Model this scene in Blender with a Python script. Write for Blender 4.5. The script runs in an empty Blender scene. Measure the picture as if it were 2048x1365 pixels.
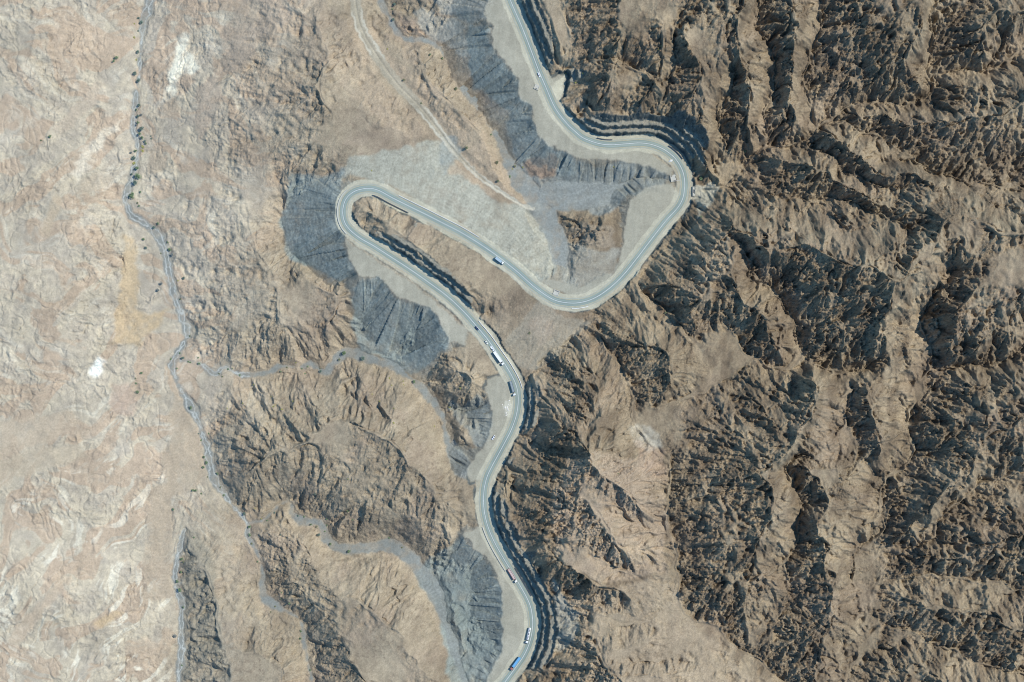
import bpy, math, random, time
import numpy as np
from mathutils import Vector
T0 = time.time()
R = random.Random(11)
sc = bpy.context.scene
C = sc.collection
f32 = np.float32

# ------------------------------------------------------------------ survey frame
# Map frame: metres, x east (photo right), y north (photo up), z up. The aerial
# photograph was read at 0.5 m per pixel on the z = 0 datum from HC metres above it.
HC = 2000.0
GSD = 0.5
def W(px, py, z=0.0):
    k = GSD * (1.0 - z / HC)
    return ((px - 1024.0) * k, (682.5 - py) * k, z)

# ------------------------------------------------------------------ noise
_rs = np.random.RandomState(5)
_perm = np.concatenate([_rs.permutation(256)] * 2).astype(np.int32)
_ang = _rs.rand(256) * 2 * np.pi
_gx = np.cos(_ang).astype(f32); _gy = np.sin(_ang).astype(f32)
_hx = _rs.rand(256).astype(f32); _hy = _rs.rand(256).astype(f32)
def perlin(x, y, seed=0):
    x = np.asarray(x, f32); y = np.asarray(y, f32)
    xi = np.floor(x); yi = np.floor(y)
    fx = x - xi; fy = y - yi
    xi = (xi.astype(np.int32) + seed * 37) & 255; yi = (yi.astype(np.int32) + seed * 101) & 255
    u = fx * fx * fx * (fx * (fx * 6 - 15) + 10); v = fy * fy * fy * (fy * (fy * 6 - 15) + 10)
    def g(dx, dy):
        h = _perm[_perm[(xi + dx) & 255] + ((yi + dy) & 255)]
        return _gx[h] * (fx - dx) + _gy[h] * (fy - dy)
    a = g(0, 0); a += u * (g(1, 0) - a)
    b = g(0, 1); b += u * (g(1, 1) - b)
    return (a + v * (b - a)) * 1.5
def fbm(x, y, oct=4, seed=0, gain=0.5, lac=2.03):
    s = 0; a = 1.0; f = 1.0
    for i in range(oct):
        s = s + a * perlin(x * f, y * f, seed + i * 3); a *= gain; f *= lac
    return s
def ridged(x, y, oct=4, seed=0, gain=0.55, lac=2.1):
    s = 0; a = 1.0; f = 1.0; w = 1.0
    for i in range(oct):
        n = 1.0 - np.abs(perlin(x * f, y * f, seed + i * 5)) * 1.25
        n = np.clip(n, 0, 1); n = n * n
        s = s + a * n * w; w = np.clip(n * 1.3, 0, 1); a *= gain; f *= lac
    return s
def sstep(a, b, x):
    t = np.clip((x - a) / (b - a), 0, 1); return t * t * (3 - 2 * t)
def blur(a, n=1):
    for _ in range(n):
        p = np.pad(a, ((1, 1), (0, 0)), 'edge'); a = (p[:-2] + 2 * p[1:-1] + p[2:]) * 0.25
        p = np.pad(a, ((0, 0), (1, 1)), 'edge'); a = (p[:, :-2] + 2 * p[:, 1:-1] + p[:, 2:]) * 0.25
    return a
def crom(pts, step=3.0):
    P = np.array(pts, float); out = []
    for i in range(len(P) - 1):
        p0 = P[max(i - 1, 0)]; p1 = P[i]; p2 = P[i + 1]; p3 = P[min(i + 2, len(P) - 1)]
        n = max(1, int(np.hypot(*(p2 - p1)[:2]) / step))
        for k in range(n):
            t = k / n
            out.append(0.5 * ((2 * p1) + (p2 - p0) * t + (2 * p0 - 5 * p1 + 4 * p2 - p3) * t * t + (3 * p1 - p0 - 3 * p2 + p3) * t ** 3))
    out.append(P[-1]); return np.array(out)

# ------------------------------------------------------------------ core grid
STEP = 0.66
MX, MY = 566.0, 396.0
gx = np.arange(-MX, MX + 0.01, STEP, dtype=f32); gy = np.arange(-MY, MY + 0.01, STEP, dtype=f32)
NX, NY = len(gx), len(gy)
X, Y = np.meshgrid(gx, gy)

# ------------------------------------------------------------------ road survey (photo px, z)
RZ = [(1006,-40,63.5),(1020.5,0,63),(1044,54.7,62.4),(1058.6,92,62),(1078,143,61.4),(1091,173,61),(1109.5,215,60.5),(1133,246.5,60),(1154.5,267,60),
 (1168,277,60),(1195.6,287,60),(1221,290,60),(1254,288,60),(1280,286.3,60),(1304.4,289.8,60),(1327,298.8,60),(1346.4,313.2,60),(1358.5,328.8,60),
 (1366.5,346.4,60),(1369.6,366,60),(1368.6,381.6,60),(1365.5,397,59.8),(1356,415,59.6),(1332.5,441,59.2),(1305,476,58.7),(1273.8,517,58.1),(1244.5,553,57.5),
 (1215,580,57),(1185.8,598,56.6),(1156.5,606,56.2),(1127,605,55.8),(1101.7,597,55.4),(1066.5,572.3,55),(1037.2,546,54.5),(1007.9,522.5,54),(978.6,501,53.6),
 (949.3,481.5,53.1),(920,464,52.7),(894.7,451,52.3),(859,432.8,51.9),(836,421.5,51.5),(787,397.2,50.8),(757.8,381.5,50.4),(735,377.2,50),(709,383.2,49.6),
 (692,398.5,49.2),(685.7,420,48.8),(688,441,48.5),(697.5,457.5,48.2),(718.7,475.5,47.9),(748,492.5,47.5),(777.4,511.3,47),(816.5,536.7,46.5),(855.6,564,46),
 (894.7,593,45.3),(927.8,624,44.7),(952.2,651.8,44.2),(974.7,678.6,43.7),(993.2,705,43.2),(1010.8,730.4,42.8),(1025.5,755.5,42.3),(1033.3,774.2,42),
 (1036.4,794.7,41.6),(1035.5,814.2,41.2),(1031.3,836,40.8),(1021.6,862,40.3),(1009.8,884.9,39.8),(996.2,910.3,39.3),(983.5,933.5,38.8),(974.7,952.3,38.4),
 (969.5,972,38),(967.4,990,37.7),(967.4,1010,37.3),(970.3,1032.3,36.9),(976.6,1055.7,36.5),(988,1083,36),(1006.4,1116,35.4),(1027.9,1151.3,34.8),
 (1043.5,1177.7,34.3),(1055.6,1200,33.9),(1062.5,1219.5,33.5),(1065.3,1241,33.1),(1065,1256.6,32.8),(1061.6,1277,32.4),(1054.7,1297.7,32),(1045,1316,31.6),
 (1033,1333,31.3),(1009.3,1365,30.7),(980,1402,30)]
ROAD_PX = np.array(RZ)
ROAD = crom([W(*p) for p in RZ], 2.0)
_d = np.gradient(ROAD[:, :2], axis=0); _d /= np.linalg.norm(_d, axis=1)[:, None]
RNRM = np.stack([-_d[:, 1], _d[:, 0]], 1)           # left of the direction of travel (down the list)
RDIR = _d
def road_index(px, py):
    p = np.array(W(px, py, 45.0)[:2]); return int(np.argmin(((ROAD[:, :2] - p) ** 2).sum(1)))

def line_field(P, Rad, extra=None):
    """nearest distance to a polyline, with interpolated z (col 2) / width (col 3) and signed side"""
    D = np.full((NY, NX), 1e6, f32); Z = np.zeros((NY, NX), f32); Wd = np.zeros((NY, NX), f32); S = np.zeros((NY, NX), f32)
    acc = 0.0
    for a, b in zip(P[:-1], P[1:]):
        x0, x1 = min(a[0], b[0]) - Rad, max(a[0], b[0]) + Rad; y0, y1 = min(a[1], b[1]) - Rad, max(a[1], b[1]) + Rad
        i0, i1 = max(0, int((x0 + MX) / STEP)), min(NX, int((x1 + MX) / STEP) + 2)
        j0, j1 = max(0, int((y0 + MY) / STEP)), min(NY, int((y1 + MY) / STEP) + 2)
        L = math.hypot(b[0] - a[0], b[1] - a[1])
        if i0 < i1 and j0 < j1 and L > 1e-6:
            sl = (slice(j0, j1), slice(i0, i1))
            dx, dy = (b[0] - a[0]) / L, (b[1] - a[1]) / L
            rx = X[sl] - a[0]; ry = Y[sl] - a[1]
            t = np.clip((rx * dx + ry * dy) / L, 0, 1)
            ex = rx - t * L * dx; ey = ry - t * L * dy
            d = np.sqrt(ex * ex + ey * ey)
            m = d < D[sl]
            sgn = np.sign(dx * ry - dy * rx)
            D[sl] = np.where(m, d, D[sl]); Z[sl] = np.where(m, a[2] + t * (b[2] - a[2]), Z[sl])
            if len(a) > 3: Wd[sl] = np.where(m, a[3] + t * (b[3] - a[3]), Wd[sl])
            S[sl] = np.where(m, sgn, S[sl])
        acc += L
    return D, Z, Wd, S

def in_poly(poly, px, py):
    """even-odd test, only inside the polygon's bounding box"""
    P = np.array(poly, float); m = np.zeros(px.shape, bool)
    bb = (px >= P[:, 0].min()) & (px <= P[:, 0].max()) & (py >= P[:, 1].min()) & (py <= P[:, 1].max())
    if not bb.any(): return m
    x = px[bb]; y = py[bb]; r = np.zeros(x.shape, bool)
    for (xa, ya), (xb, yb) in zip(P, np.roll(P, -1, 0)):
        if ya == yb: continue
        c = ((ya > y) != (yb > y)) & (x < (xb - xa) * (y - ya) / (yb - ya) + xa); r ^= c
    m[bb] = r; return m

# ------------------------------------------------------------------ wadis (px, py, z, width px)
WADIS = [
 [(312,-60,6,20),(300,0,5.5,20),(288,40,5.2,15),(283,90,5,12),(278,150,4.6,9),(270,200,4.4,13),(266,250,4.2,14),(276,300,4,11),(266,350,3.8,16),(251,392,3.6,15),
  (263,430,3.4,17),(300,455,3.2,19),(326,490,3,18),(338,540,2.8,18),(351,600,2.6,16),(364,640,2.4,14),(375,662,2.2,15),(366,690,2,18),(345,728,1.8,14),(354,762,1.6,14),
  (376,802,1.4,16),(395,840,1.2,14),(410,882,1,14),(421,930,.8,19),(430,962,.8,13),(456,1000,.6,11),(481,1030,.5,10),(495,1050,.5,8),(495,1075,.8,6),(516,1110,1.5,7),
  (525,1150,2,8),(527,1192,3,11),(560,1216,5,16),(598,1240,7,8),(610,1290,9,6),(626,1375,12,8)],
 [(368,1060,3,5),(358,1100,2.5,8),(352,1140,2,12),(351,1172,1.6,12),(362,1210,1.3,12),(362,1300,1,14),(355,1390,.6,11)],
 [(360,722,2,8),(400,727,3,9),(430,748,3.6,8),(450,735,4,9),(480,749,4.6,8),(540,745,5.4,8),(562,733,6,9),(600,735,6.6,8),(622,728,7,9),(650,745,7.6,11),(666,725,8.4,14),
  (692,705,9.4,20),(730,716,10.5,20),(770,727,12,14),(802,742,13.5,12),(832,762,15,15),(860,800,17.5,18),(884,830,20,14),(890,860,22,11),(897,892,24,10),(912,930,28,12)],
 [(500,1046,.8,5),(530,1038,1.6,7),(560,1010,2.4,8),(580,1004,3,11),(586,1030,3.4,12),(606,1041,3.8,17),(640,1046,4.2,16),(649,1070,4.6,15),(666,1090,5,17),(700,1100,5.6,21),
  (742,1096,6.4,22),(782,1092,7.4,25),(815,1112,8.6,30),(842,1142,10,32),(872,1192,12.5,28),(892,1250,16,18),(918,1330,21,16),(940,1390,24,12)],
 [(752,-40,27,10),(762,0,27.6,12),(775,30,28.2,12),(790,56,29,13),(810,78,29.8,14),(846,80,30.8,12),(880,96,31.8,13),(902,122,33,13),(925,160,34.2,22),(946,190,35.2,30),
  (976,220,36.5,26),(1000,260,38,28),(1016,310,39.4,30),(1032,350,40.6,34),(1066,390,42.2,42),(1092,430,43.6,44),(1112,480,45.5,40),(1122,540,48,26)],
 [(1066,392,42.2,20),(1110,392,44,60),(1180,385,46.5,62),(1250,362,49,46),(1310,358,51.5,30),(1345,356,53,12)],
]
# dirt track in the middle of the photo: (px, py, z, width px)
TRACK = [(704,-40,33,24),(710,0,34,24),(722,55,35.5,24),(752,108,37.5,25),(792,165,39.5,24),(838,212,41.2,22),(878,262,43,18),(905,298,44.2,14),(950,345,45.6,12),(985,372,46.4,9),(1040,408,47,6),(1066,418,46.6,5)]

# ------------------------------------------------------------------ ridge and valley survey (px, py, z)
LINES = [
 [(1050,772,43),(1066,742,45),(1096,712,48),(1122,696,50.5),(1142,664,53),(1170,642,55)],
 # valleys
 [(2090,80,120),(1998,120,112),(1930,130,107),(1865,165,102),(1837,195,100),(1765,212,96),(1700,215,92),(1660,235,89),(1630,255,86),(1590,288,82),(1545,300,78),(1500,315,74),(1460,350,69),(1442,374,66),(1400,377,61)],
 [(1505,-60,114),(1526,68,102),(1546,137,94),(1548,205,87),(1535,270,80),(1530,300,77)],
 [(1470,140,98),(1445,205,86),(1443,300,74),(1443,370,66)],
 [(1861,-60,128),(1861,34,120),(1865,86,112),(1873,127,106),(1868,160,102)],
 [(1610,-60,116),(1642,65,108),(1625,110,102),(1615,154,97),(1614,181,94),(1640,238,88)],
 [(1640,240,88),(1720,262,95),(1780,300,100),(1850,330,105),(1940,360,110),(2090,400,118)],
 [(1266,842,80),(1300,815,81),(1348,795,82),(1427,774,84),(1500,735,87),(1560,735,89),(1620,738,92),(1690,735,96),(1728,716,100)],
 [(1480,490,102),(1519,569,95),(1553,627,91),(1587,671,89),(1608,705,90),(1620,738,92)],
 [(1895,514,116),(1865,596,108),(1861,641,105),(1859,730,100),(1845,770,98),(1825,820,96),(1830,860,94),(1812,916,91),(1779,949,89),(1772,1010,86),(1752,1069,84),(1724,1110,81),(1707,1148,78),(1724,1185,76),(1745,1220,74),(1748,1250,72),(1738,1295,70),(1711,1332,68),(1655,1395,65)],
 [(2090,650,122),(2028,702,114),(1974,733,108),(1912,730,104),(1861,747,99)],
 [(2090,920,118),(1950,970,103),(1895,1028,96),(1861,1069,91),(1827,1090,87),(1776,1100,83),(1715,1144,78)],
 [(1741,1180,77),(1776,1160,80),(1844,1144,86),(1895,1148,90),(2090,1190,104)],
 [(1748,1254,72),(1793,1258,76),(1860,1290,82),(1950,1320,88),(2090,1345,96)],
 [(1600,900,100),(1584,942,95),(1598,1014,89),(1587,1086,85),(1584,1137,80),(1564,1199,75),(1553,1237,71),(1516,1285,66),(1500,1305,62)],
 [(1717,791,106),(1704,842,103),(1700,900,100),(1690,945,98)],
 [(1266,842,80),(1300,880,79),(1338,920,78),(1344,1000,75),(1335,1060,73),(1345,1103,71),(1360,1150,69),(1362,1199,67),(1392,1240,65),(1433,1257,64),(1485,1295,62),(1519,1319,60),(1575,1395,57)],
 [(1423,654,90),(1471,688,87),(1519,716,86),(1545,735,88)],
 [(1442,378,67),(1490,398,78),(1560,402,87),(1620,398,95),(1690,403,103),(1760,432,112),(1820,470,124)],
 [(1600,300,84),(1660,318,97),(1720,348,107),(1800,392,122)],
 [(1276,566,60),(1310,600,70),(1350,640,80),(1390,680,86),(1423,740,85),(1427,774,84)],
 [(1185,640,58),(1215,690,64),(1250,750,72),(1262,800,77),(1266,842,80)],
 [(1115,-60,92),(1130,40,84),(1180,110,84),(1260,130,90),(1330,160,98)],
 [(1290,240,84),(1330,190,94),(1345,120,104),(1360,20,114)],
 # ridges
 [(1440,-40,136),(1460,60,124),(1423,164,112),(1411,222,104),(1413,290,92),(1418,350,74)],
 [(1495,-30,138),(1480,85,126),(1487,150,116),(1500,205,106),(1510,260,92)],
 [(1590,-40,136),(1590,40,128),(1582,120,120),(1572,200,108),(1576,262,90)],
 [(1745,-40,144),(1740,60,136),(1765,120,130),(1735,185,108)],
 [(1848,-60,156),(1832,68,144),(1828,137,134),(1832,178,114)],
 [(2090,10,152),(1960,60,140),(1918,105,120)],
 [(2090,200,152),(1980,222,142),(1900,250,132),(1800,245,118),(1715,236,100)],
 [(1650,262,100),(1690,293,116),(1735,318,124),(1790,345,132),(1860,372,138),(1910,415,144),(1990,450,152),(2090,470,156)],
 [(1560,330,94),(1620,343,110),(1690,368,118),(1760,402,128)],
 [(1470,455,112),(1519,493,122),(1587,483,130),(1656,511,138),(1721,528,146),(1803,545,154),(1840,500,152),(1910,440,150)],
 [(1803,548,154),(1782,596,148),(1762,641,140),(1748,688,126),(1738,712,108)],
 [(1930,480,150),(1916,507,148),(1895,556,142),(1879,600,131),(1880,634,116)],
 [(1990,540,148),(1938,613,142),(1914,654,134),(1897,702,123),(1876,738,106)],
 [(2090,560,152),(2010,640,142),(1960,690,126)],
 [(1372,455,74),(1392,510,92),(1410,565,104),(1404,612,102),(1395,640,98)],
 [(1420,430,88),(1464,528,112),(1498,613,114),(1540,651,112),(1557,698,98)],
 [(1330,40,116),(1320,110,112),(1300,180,100),(1275,225,92)],
 [(1230,-40,110),(1240,60,106),(1215,150,96),(1190,205,86)],
 [(1360,60,124),(1390,150,116),(1380,215,104),(1372,262,92)],
 [(1645,747,118),(1635,791,128),(1622,818,129),(1601,853,128),(1575,900,124),(1541,960,120),(1541,1011,117),(1540,1045,114),(1529,1083,108),(1519,1131,99),(1495,1165,90),(1472,1222,78)],
 [(1700,950,112),(1622,942,112),(1642,994,112),(1639,1042,110),(1646,1069,108),(1668,1096,104),(1659,1131,102),(1658,1192,98),(1642,1226,94),(1642,1267,89),(1656,1308,80),(1610,1385,72)],
 [(1735,757,112),(1740,788,120),(1749,836,121),(1754,880,114),(1738,910,104)],
 [(2090,800,146),(1990,862,136),(1943,929,128),(1882,994,119),(1834,1042,108),(1788,1083,94)],
 [(2090,740,138),(1960,800,126),(1890,830,114),(1852,850,104)],
 [(2090,1080,128),(1980,1090,116),(1900,1100,104),(1840,1118,94)],
 [(2090,1270,116),(1950,1235,104),(1850,1215,94),(1780,1210,84)],
 [(2090,1400,112),(1900,1370,98),(1800,1340,86)],
 [(1430,1000,98),(1450,1080,96),(1440,1150,88),(1410,1210,72)],
 [(1195,648,62),(1240,672,76),(1290,690,88),(1332,708,98),(1346,755,96),(1322,806,88)],
 [(1290,580,72),(1330,570,84),(1372,600,94),(1380,640,95)],
 [(1210,830,88),(1190,760,80),(1160,710,66)],
 [(1084,785,58),(1105,825,74),(1132,860,90),(1156,873,97),(1180,914,106),(1178,928,107),(1153,973,101),(1143,1004,95),(1119,1031,86),(1095,1052,77),(1098,1103,75),(1096,1137,70),(1097,1165,60)],
 [(1156,873,97),(1210,830,90)],
 [(1125,1185,55),(1152,1240,64),(1190,1300,76),(1240,1365,82),(1256,1410,82)],[(1190,1300,76),(1262,1290,76),(1332,1268,70)],[(1240,1365,82),(1322,1350,78),(1424,1330,67)],[(1210,1240,70),(1290,1235,69),(1362,1199,67)],[(1262,1328,74),(1340,1310,69),(1400,1262,65)],
 [(1300,1400,80),(1400,1395,72)],
 [(1180,930,106),(1262,985,97),(1318,1032,78)],[(1150,1000,99),(1235,1082,91),(1312,1126,75)],[(1112,1108,80),(1200,1172,82),(1300,1206,71)],[(1222,1010,88),(1300,1066,76)],[(1185,1098,80),(1272,1152,73)],[(1205,900,100),(1270,915,90),(1318,930,80)],
 [(735,600,20),(728,660,13),(768,690,15),(820,704,18),(850,716,20)],[(950,1160,18),(932,1230,14),(922,1292,17)],[(958,815,24),(920,815,20)],
 [(1146,464,54),(1184,456,61),(1222,470,58)],
 # crests above the road cuts
 [(1058,-40,84),(1078,20,82),(1100,70,80),(1112,112,74),(1117,138,65)],
 [(1122,232,64),(1158,236,80),(1215,250,86),(1290,252,84),(1345,246,92),(1385,282,92),(1402,325,78),(1402,355,63)],
 [(705,405,52),(728,416,55),(768,438,61),(832,496,64),(884,548,62),(925,596,56),(952,636,46)],
 [(1058,775,50),(1072,815,58),(1066,865,54),(1040,905,45)],
 [(1006,945,46),(1014,1000,56),(1030,1058,60),(1060,1108,60),(1094,1150,58),(1112,1200,57),(1116,1260,55),(1100,1320,51),(1074,1375,47)],
 [(1405,415,66),(1362,462,66),(1318,520,64),(1280,560,60)],
 # middle hills
 [(560,-40,32),(628,50,44),(658,118,50),(638,180,53),(664,232,51),(628,292,45),(596,332,37),(560,348,31)],
 [(690,200,48),(760,260,50),(820,270,48)],
 [(820,60,36),(870,160,46),(955,262,50),(1005,345,50)],
 [(840,10,36),(930,80,40),(985,20,52)],
 [(430,450,18),(480,400,24),(510,470,26),(545,560,32),(560,640,34),(545,700,18)],
 [(600,545,30),(640,575,36),(690,590,38),(660,650,30),(640,690,18)],[(590,370,26),(572,420,14),(582,480,10),(618,535,12),(668,562,18)],[(642,395,28),(636,450,24),(648,500,21),(672,530,22)],
 [(640,765,26),(650,820,44),(630,880,50),(560,900,42),(505,930,34),(470,980,14)],
 [(650,820,44),(720,850,54),(790,890,58),(838,940,56),(869,977,50),(888,1007,46),(922,1062,32)],
 [(690,780,22),(760,800,36),(830,850,46),(850,920,50)],
 [(560,950,26),(640,990,28),(700,1000,36),(780,1040,34),(860,1050,34)],
 [(868,725,32),(905,742,46),(948,760,50),(930,790,42),(905,800,32)],
 [(905,842,30),(918,862,38),(928,880,36)],
 [(580,1050,14),(620,1110,26),(690,1180,38),(760,1230,46),(830,1290,50),(880,1365,44)],
 [(560,1120,16),(620,1200,28),(690,1290,42),(740,1380,48)],
 [(886,1215,26),(900,1260,32),(912,1310,30)],
 [(372,1075,7),(392,1100,11),(412,1150,15),(424,1210,17),(440,1260,19),(462,1330,22),(470,1395,24)],
 [(480,1300,22),(560,1320,24),(560,1395,28)],
 [(450,950,10),(480,900,24),(490,860,22),(470,800,10)],
 # left badlands
 [(20,-40,24),(60,80,26),(20,200,24)],[(150,-40,16),(190,100,12),(200,180,8)],[(10,320,20),(120,420,22),(180,520,16)],[(-40,560,28),(100,620,26),(170,660,14)],
 [(-40,760,26),(120,800,18),(230,840,10)],[(-40,950,18),(100,1000,20),(220,1010,12)],[(-40,1150,26),(120,1180,22),(230,1200,12)],[(20,1380,22),(180,1340,18),(290,1330,8)],
 [(250,520,5),(260,620,3.5),(300,650,3)],[(370,880,4),(330,1000,4),(315,1180,4)],[(340,60,10),(370,160,14),(330,220,7)],[(420,60,18),(460,200,22),(440,330,18),(380,420,12)],
 [(500,60,28),(520,220,32),(500,320,26)],[(400,540,12),(470,640,22),(430,700,12)],
]

# ------------------------------------------------------------------ base relief: membrane through the survey lines
def membrane():
    zg = None; prev = None
    for cell, its in ((32., 300), (16., 250), (8., 250), (4., 250), (2., 120)):
        nx, ny = int(2 * (MX + 80) / cell) + 2, int(2 * (MY + 80) / cell) + 2
        S = np.zeros((ny, nx)); N = np.zeros((ny, nx))
        def put(P):
            i = np.clip(((P[:, 0] + MX + 80) / cell).round().astype(int), 0, nx - 1); j = np.clip(((P[:, 1] + MY + 80) / cell).round().astype(int), 0, ny - 1)
            np.add.at(S, (j, i), P[:, 2]); np.add.at(N, (j, i), 1)
        for L in ALL3: put(L)
        m = N > 0; zc = np.where(m, S / np.maximum(N, 1), 0)
        if zg is None: z = np.full((ny, nx), zc[m].mean())
        else:
            xs = np.clip(np.arange(nx) * cell / prev, 0, zg.shape[1] - 1.001); ys = np.clip(np.arange(ny) * cell / prev, 0, zg.shape[0] - 1.001)
            i = xs.astype(int); j = ys.astype(int); fx = (xs - i)[None]; fy = (ys - j)[:, None]
            z = (zg[j][:, i] * (1 - fx) + zg[j][:, i + 1] * fx) * (1 - fy) + (zg[j + 1][:, i] * (1 - fx) + zg[j + 1][:, i + 1] * fx) * fy
        for _ in range(its):
            z = np.where(m, zc, z)
            p = np.pad(z, 1, 'edge'); z = (p[:-2, 1:-1] + p[2:, 1:-1] + p[1:-1, :-2] + p[1:-1, 2:]) * 0.25
        z = np.where(m, zc, z); zg = z; prev = cell
    return zg, prev
def densify(pts, dim=3):
    P = np.array([list(W(p[0], p[1], p[2])) + list(p[3:]) for p in pts]); return crom(P, 2.0)
LINES = [[(px, py, z if px < 1180 or z < 66 else 66 + (z - 66) * (1.20 if py > 430 else 1.08)) for px, py, z in l] for l in LINES]
WAD3 = [densify(w) for w in WADIS]
for w, src in zip(WAD3, WADIS): w[:, 3] *= GSD
TRK3 = densify(TRACK); TRK3[:, 3] *= GSD * .78
def shelf(p0, p1, prof):
    a, b = road_index(*p0), road_index(*p1); res = []
    for off, dz in prof:
        L = []
        for i in range(a, b + 1):
            t = (i - a) / max(1, b - a); k = min(1.0, 6 * t, 6 * (1 - t)) ** .7
            L.append((ROAD[i, 0] + RNRM[i, 0] * off, ROAD[i, 1] + RNRM[i, 1] * off, ROAD[i, 2] + dz * k))
        res.append(np.array(L))
    return res
SHELF = (shelf((1006, -38), (1086, 160), ((11, 15), (16, 21), (25, 22))) + shelf((1140, 252), (1366, 350), ((11, 15), (16, 22), (26, 25))) + shelf((716, 474), (948, 646), ((11, 11), (15, 15)))
         + shelf((1030, 766), (1022, 862), ((11, 13), (16, 17), (24, 18))) + shelf((972, 948), (1026, 1345), ((11, 14), (16, 19), (25, 20))))
ALL3 = SHELF + [densify(l) for l in LINES] + [w[:, :3] for w in WAD3] + [TRK3[:, :3], ROAD]
ZB, CELL = membrane()
ZB = blur(ZB, 2)
print('membrane', time.time() - T0)

# ------------------------------------------------------------------ road corridor field
DR, ZR, _, SR = line_field(np.c_[ROAD, np.zeros(len(ROAD))], 110.0)
near_road = sstep(6, 46, DR)
ww = (5.0 + 4.0 * sstep(150, 230, X)) * sstep(14, 52, DR) + 0.6
wx = fbm(X / 46, Y / 46, 4, 3); wy = fbm(X / 46, Y / 46, 4, 9)
def samp(G, cell, x, y):
    xs = np.clip((x + MX + 80) / cell, 0, G.shape[1] - 1.001); ys = np.clip((y + MY + 80) / cell, 0, G.shape[0] - 1.001)
    i = xs.astype(np.int32); j = ys.astype(np.int32); fx = xs - i; fy = ys - j
    return ((G[j, i] * (1 - fx) + G[j, i + 1] * fx) * (1 - fy) + (G[j + 1, i] * (1 - fx) + G[j + 1, i + 1] * fx) * fy).astype(f32)
Z0 = samp(ZB, CELL, X + ww * wx, Y + ww * wy)
DW = np.full((NY, NX), 1e6, f32); ZW = np.zeros((NY, NX), f32); WW = np.ones((NY, NX), f32)
for w in WAD3:
    d, z, wd, _ = line_field(w, 60.0)
    e = d - wd * 0.5; m = e < DW - WW * 0.5
    DW = np.where(m, d, DW); ZW = np.where(m, z, ZW); WW = np.where(m, wd, WW)
EW = DW - WW * 0.50 + 1.5 * fbm(X / 7, Y / 7, 4, 41) + 2.2 * fbm(X / 26, Y / 26, 2, 42)            # distance outside the gravel bed
DT, ZT, WT, _ = line_field(TRK3, 30.0)
print('fields', time.time() - T0)

# ------------------------------------------------------------------ where the mountain is craggy, where it is soft
def grad(Z):
    gyy, gxx = np.gradient(Z, STEP); return gxx.astype(f32), gyy.astype(f32)
PXA = 1024 + X / (GSD * (1 - Z0 / HC)); PYA = 682.5 - Y / (GSD * (1 - Z0 / HC))
bx, by = grad(blur(Z0, 4)); slope = np.sqrt(bx * bx + by * by)
east = sstep(930, 1230, PXA + 0.15 * (PYA - 600) + 60 * fbm(X / 120, Y / 120, 2, 77))
left = 1 - sstep(330, 600, PXA + 50 * fbm(X / 60, Y / 60, 4, 71) + 0.16 * (PYA - 760))
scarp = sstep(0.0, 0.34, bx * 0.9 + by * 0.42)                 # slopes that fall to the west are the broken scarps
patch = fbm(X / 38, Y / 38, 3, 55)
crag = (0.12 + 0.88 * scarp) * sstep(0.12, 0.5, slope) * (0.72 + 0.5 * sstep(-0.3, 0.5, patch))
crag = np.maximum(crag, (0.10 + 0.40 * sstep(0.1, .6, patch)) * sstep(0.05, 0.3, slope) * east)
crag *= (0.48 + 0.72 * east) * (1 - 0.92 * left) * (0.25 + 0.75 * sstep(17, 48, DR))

CLAY = (.420,.335,.258); ORANGE = (.500,.370,.240)
FLATS = [
 ([(250,470),(268,480),(276,560),(272,618),(305,632),(338,622),(328,655),(300,668),(282,692),(214,686),(226,650),(238,610),(246,540)], ORANGE, .8),
 ([(345,770),(372,812),(392,852),(408,905),(412,955),(372,978),(345,992),(345,1090),(340,1150),(345,1195),(290,1198),(287,1100),(300,990),(328,965),(322,930),(342,870)], CLAY, .9),
 ([(440,70),(470,15),(520,-20),(592,28),(545,62),(498,120),(470,140),(436,150)], (.385,.310,.250), .85),
 ([(398,178),(432,150),(440,190),(424,245),(395,280),(388,262)], (.385,.310,.250), .85),
 ([(322,205),(356,190),(360,222),(345,240),(322,238)], (.40,.32,.25), .9),
 ([(285,305),(320,300),(335,340),(300,345)], (.42,.34,.265), .85),
 ([(100,262),(140,222),(200,165),(215,170),(190,210),(140,258),(120,272)], (.45,.365,.29), .8),
 ([(225,770),(255,762),(272,800),(268,830),(225,828),(215,810)], (.44,.33,.265), .7),
 ([(190,345),(232,352),(215,372),(186,385),(160,378)], (.45,.37,.29), .8),
 ([(78,470),(98,390),(112,385),(128,400),(108,440),(96,480)], (.47,.37,.275), .8),
 ([(-20,850),(60,830),(150,820),(160,850),(90,890),(-20,920)], (.46,.365,.28), .75),
 ([(60,900),(160,890),(175,915),(90,935),(-20,990),(-20,930)], (.47,.38,.29), .7),
 ([(372,1056),(398,1060),(420,1110),(430,1180),(442,1240),(452,1300),(470,1400),(358,1400),(368,1200)], (.300,.262,.212), .9),
 ([(10,1280),(70,1210),(140,1140),(145,1160),(80,1240),(20,1320)], (.48,.37,.28), .7),
 ([(185,1255),(240,1215),(250,1225),(200,1262)], ORANGE, .8),
 ([(245,1290),(300,1270),(345,1280),(310,1310),(250,1312)], (.48,.37,.28), .6),
 ]
fx_ = PXA + 5 * fbm(X / 30, Y / 30, 4, 53) ; fy_ = PYA + 5 * fbm(X / 30, Y / 30, 4, 54)
flatm = np.zeros((NY, NX), bool)
for p, c, t in FLATS:
    if c != (.300,.262,.212): flatm |= in_poly(p, fx_, fy_)
flatm = blur(flatm.astype(f32), 6)
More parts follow.
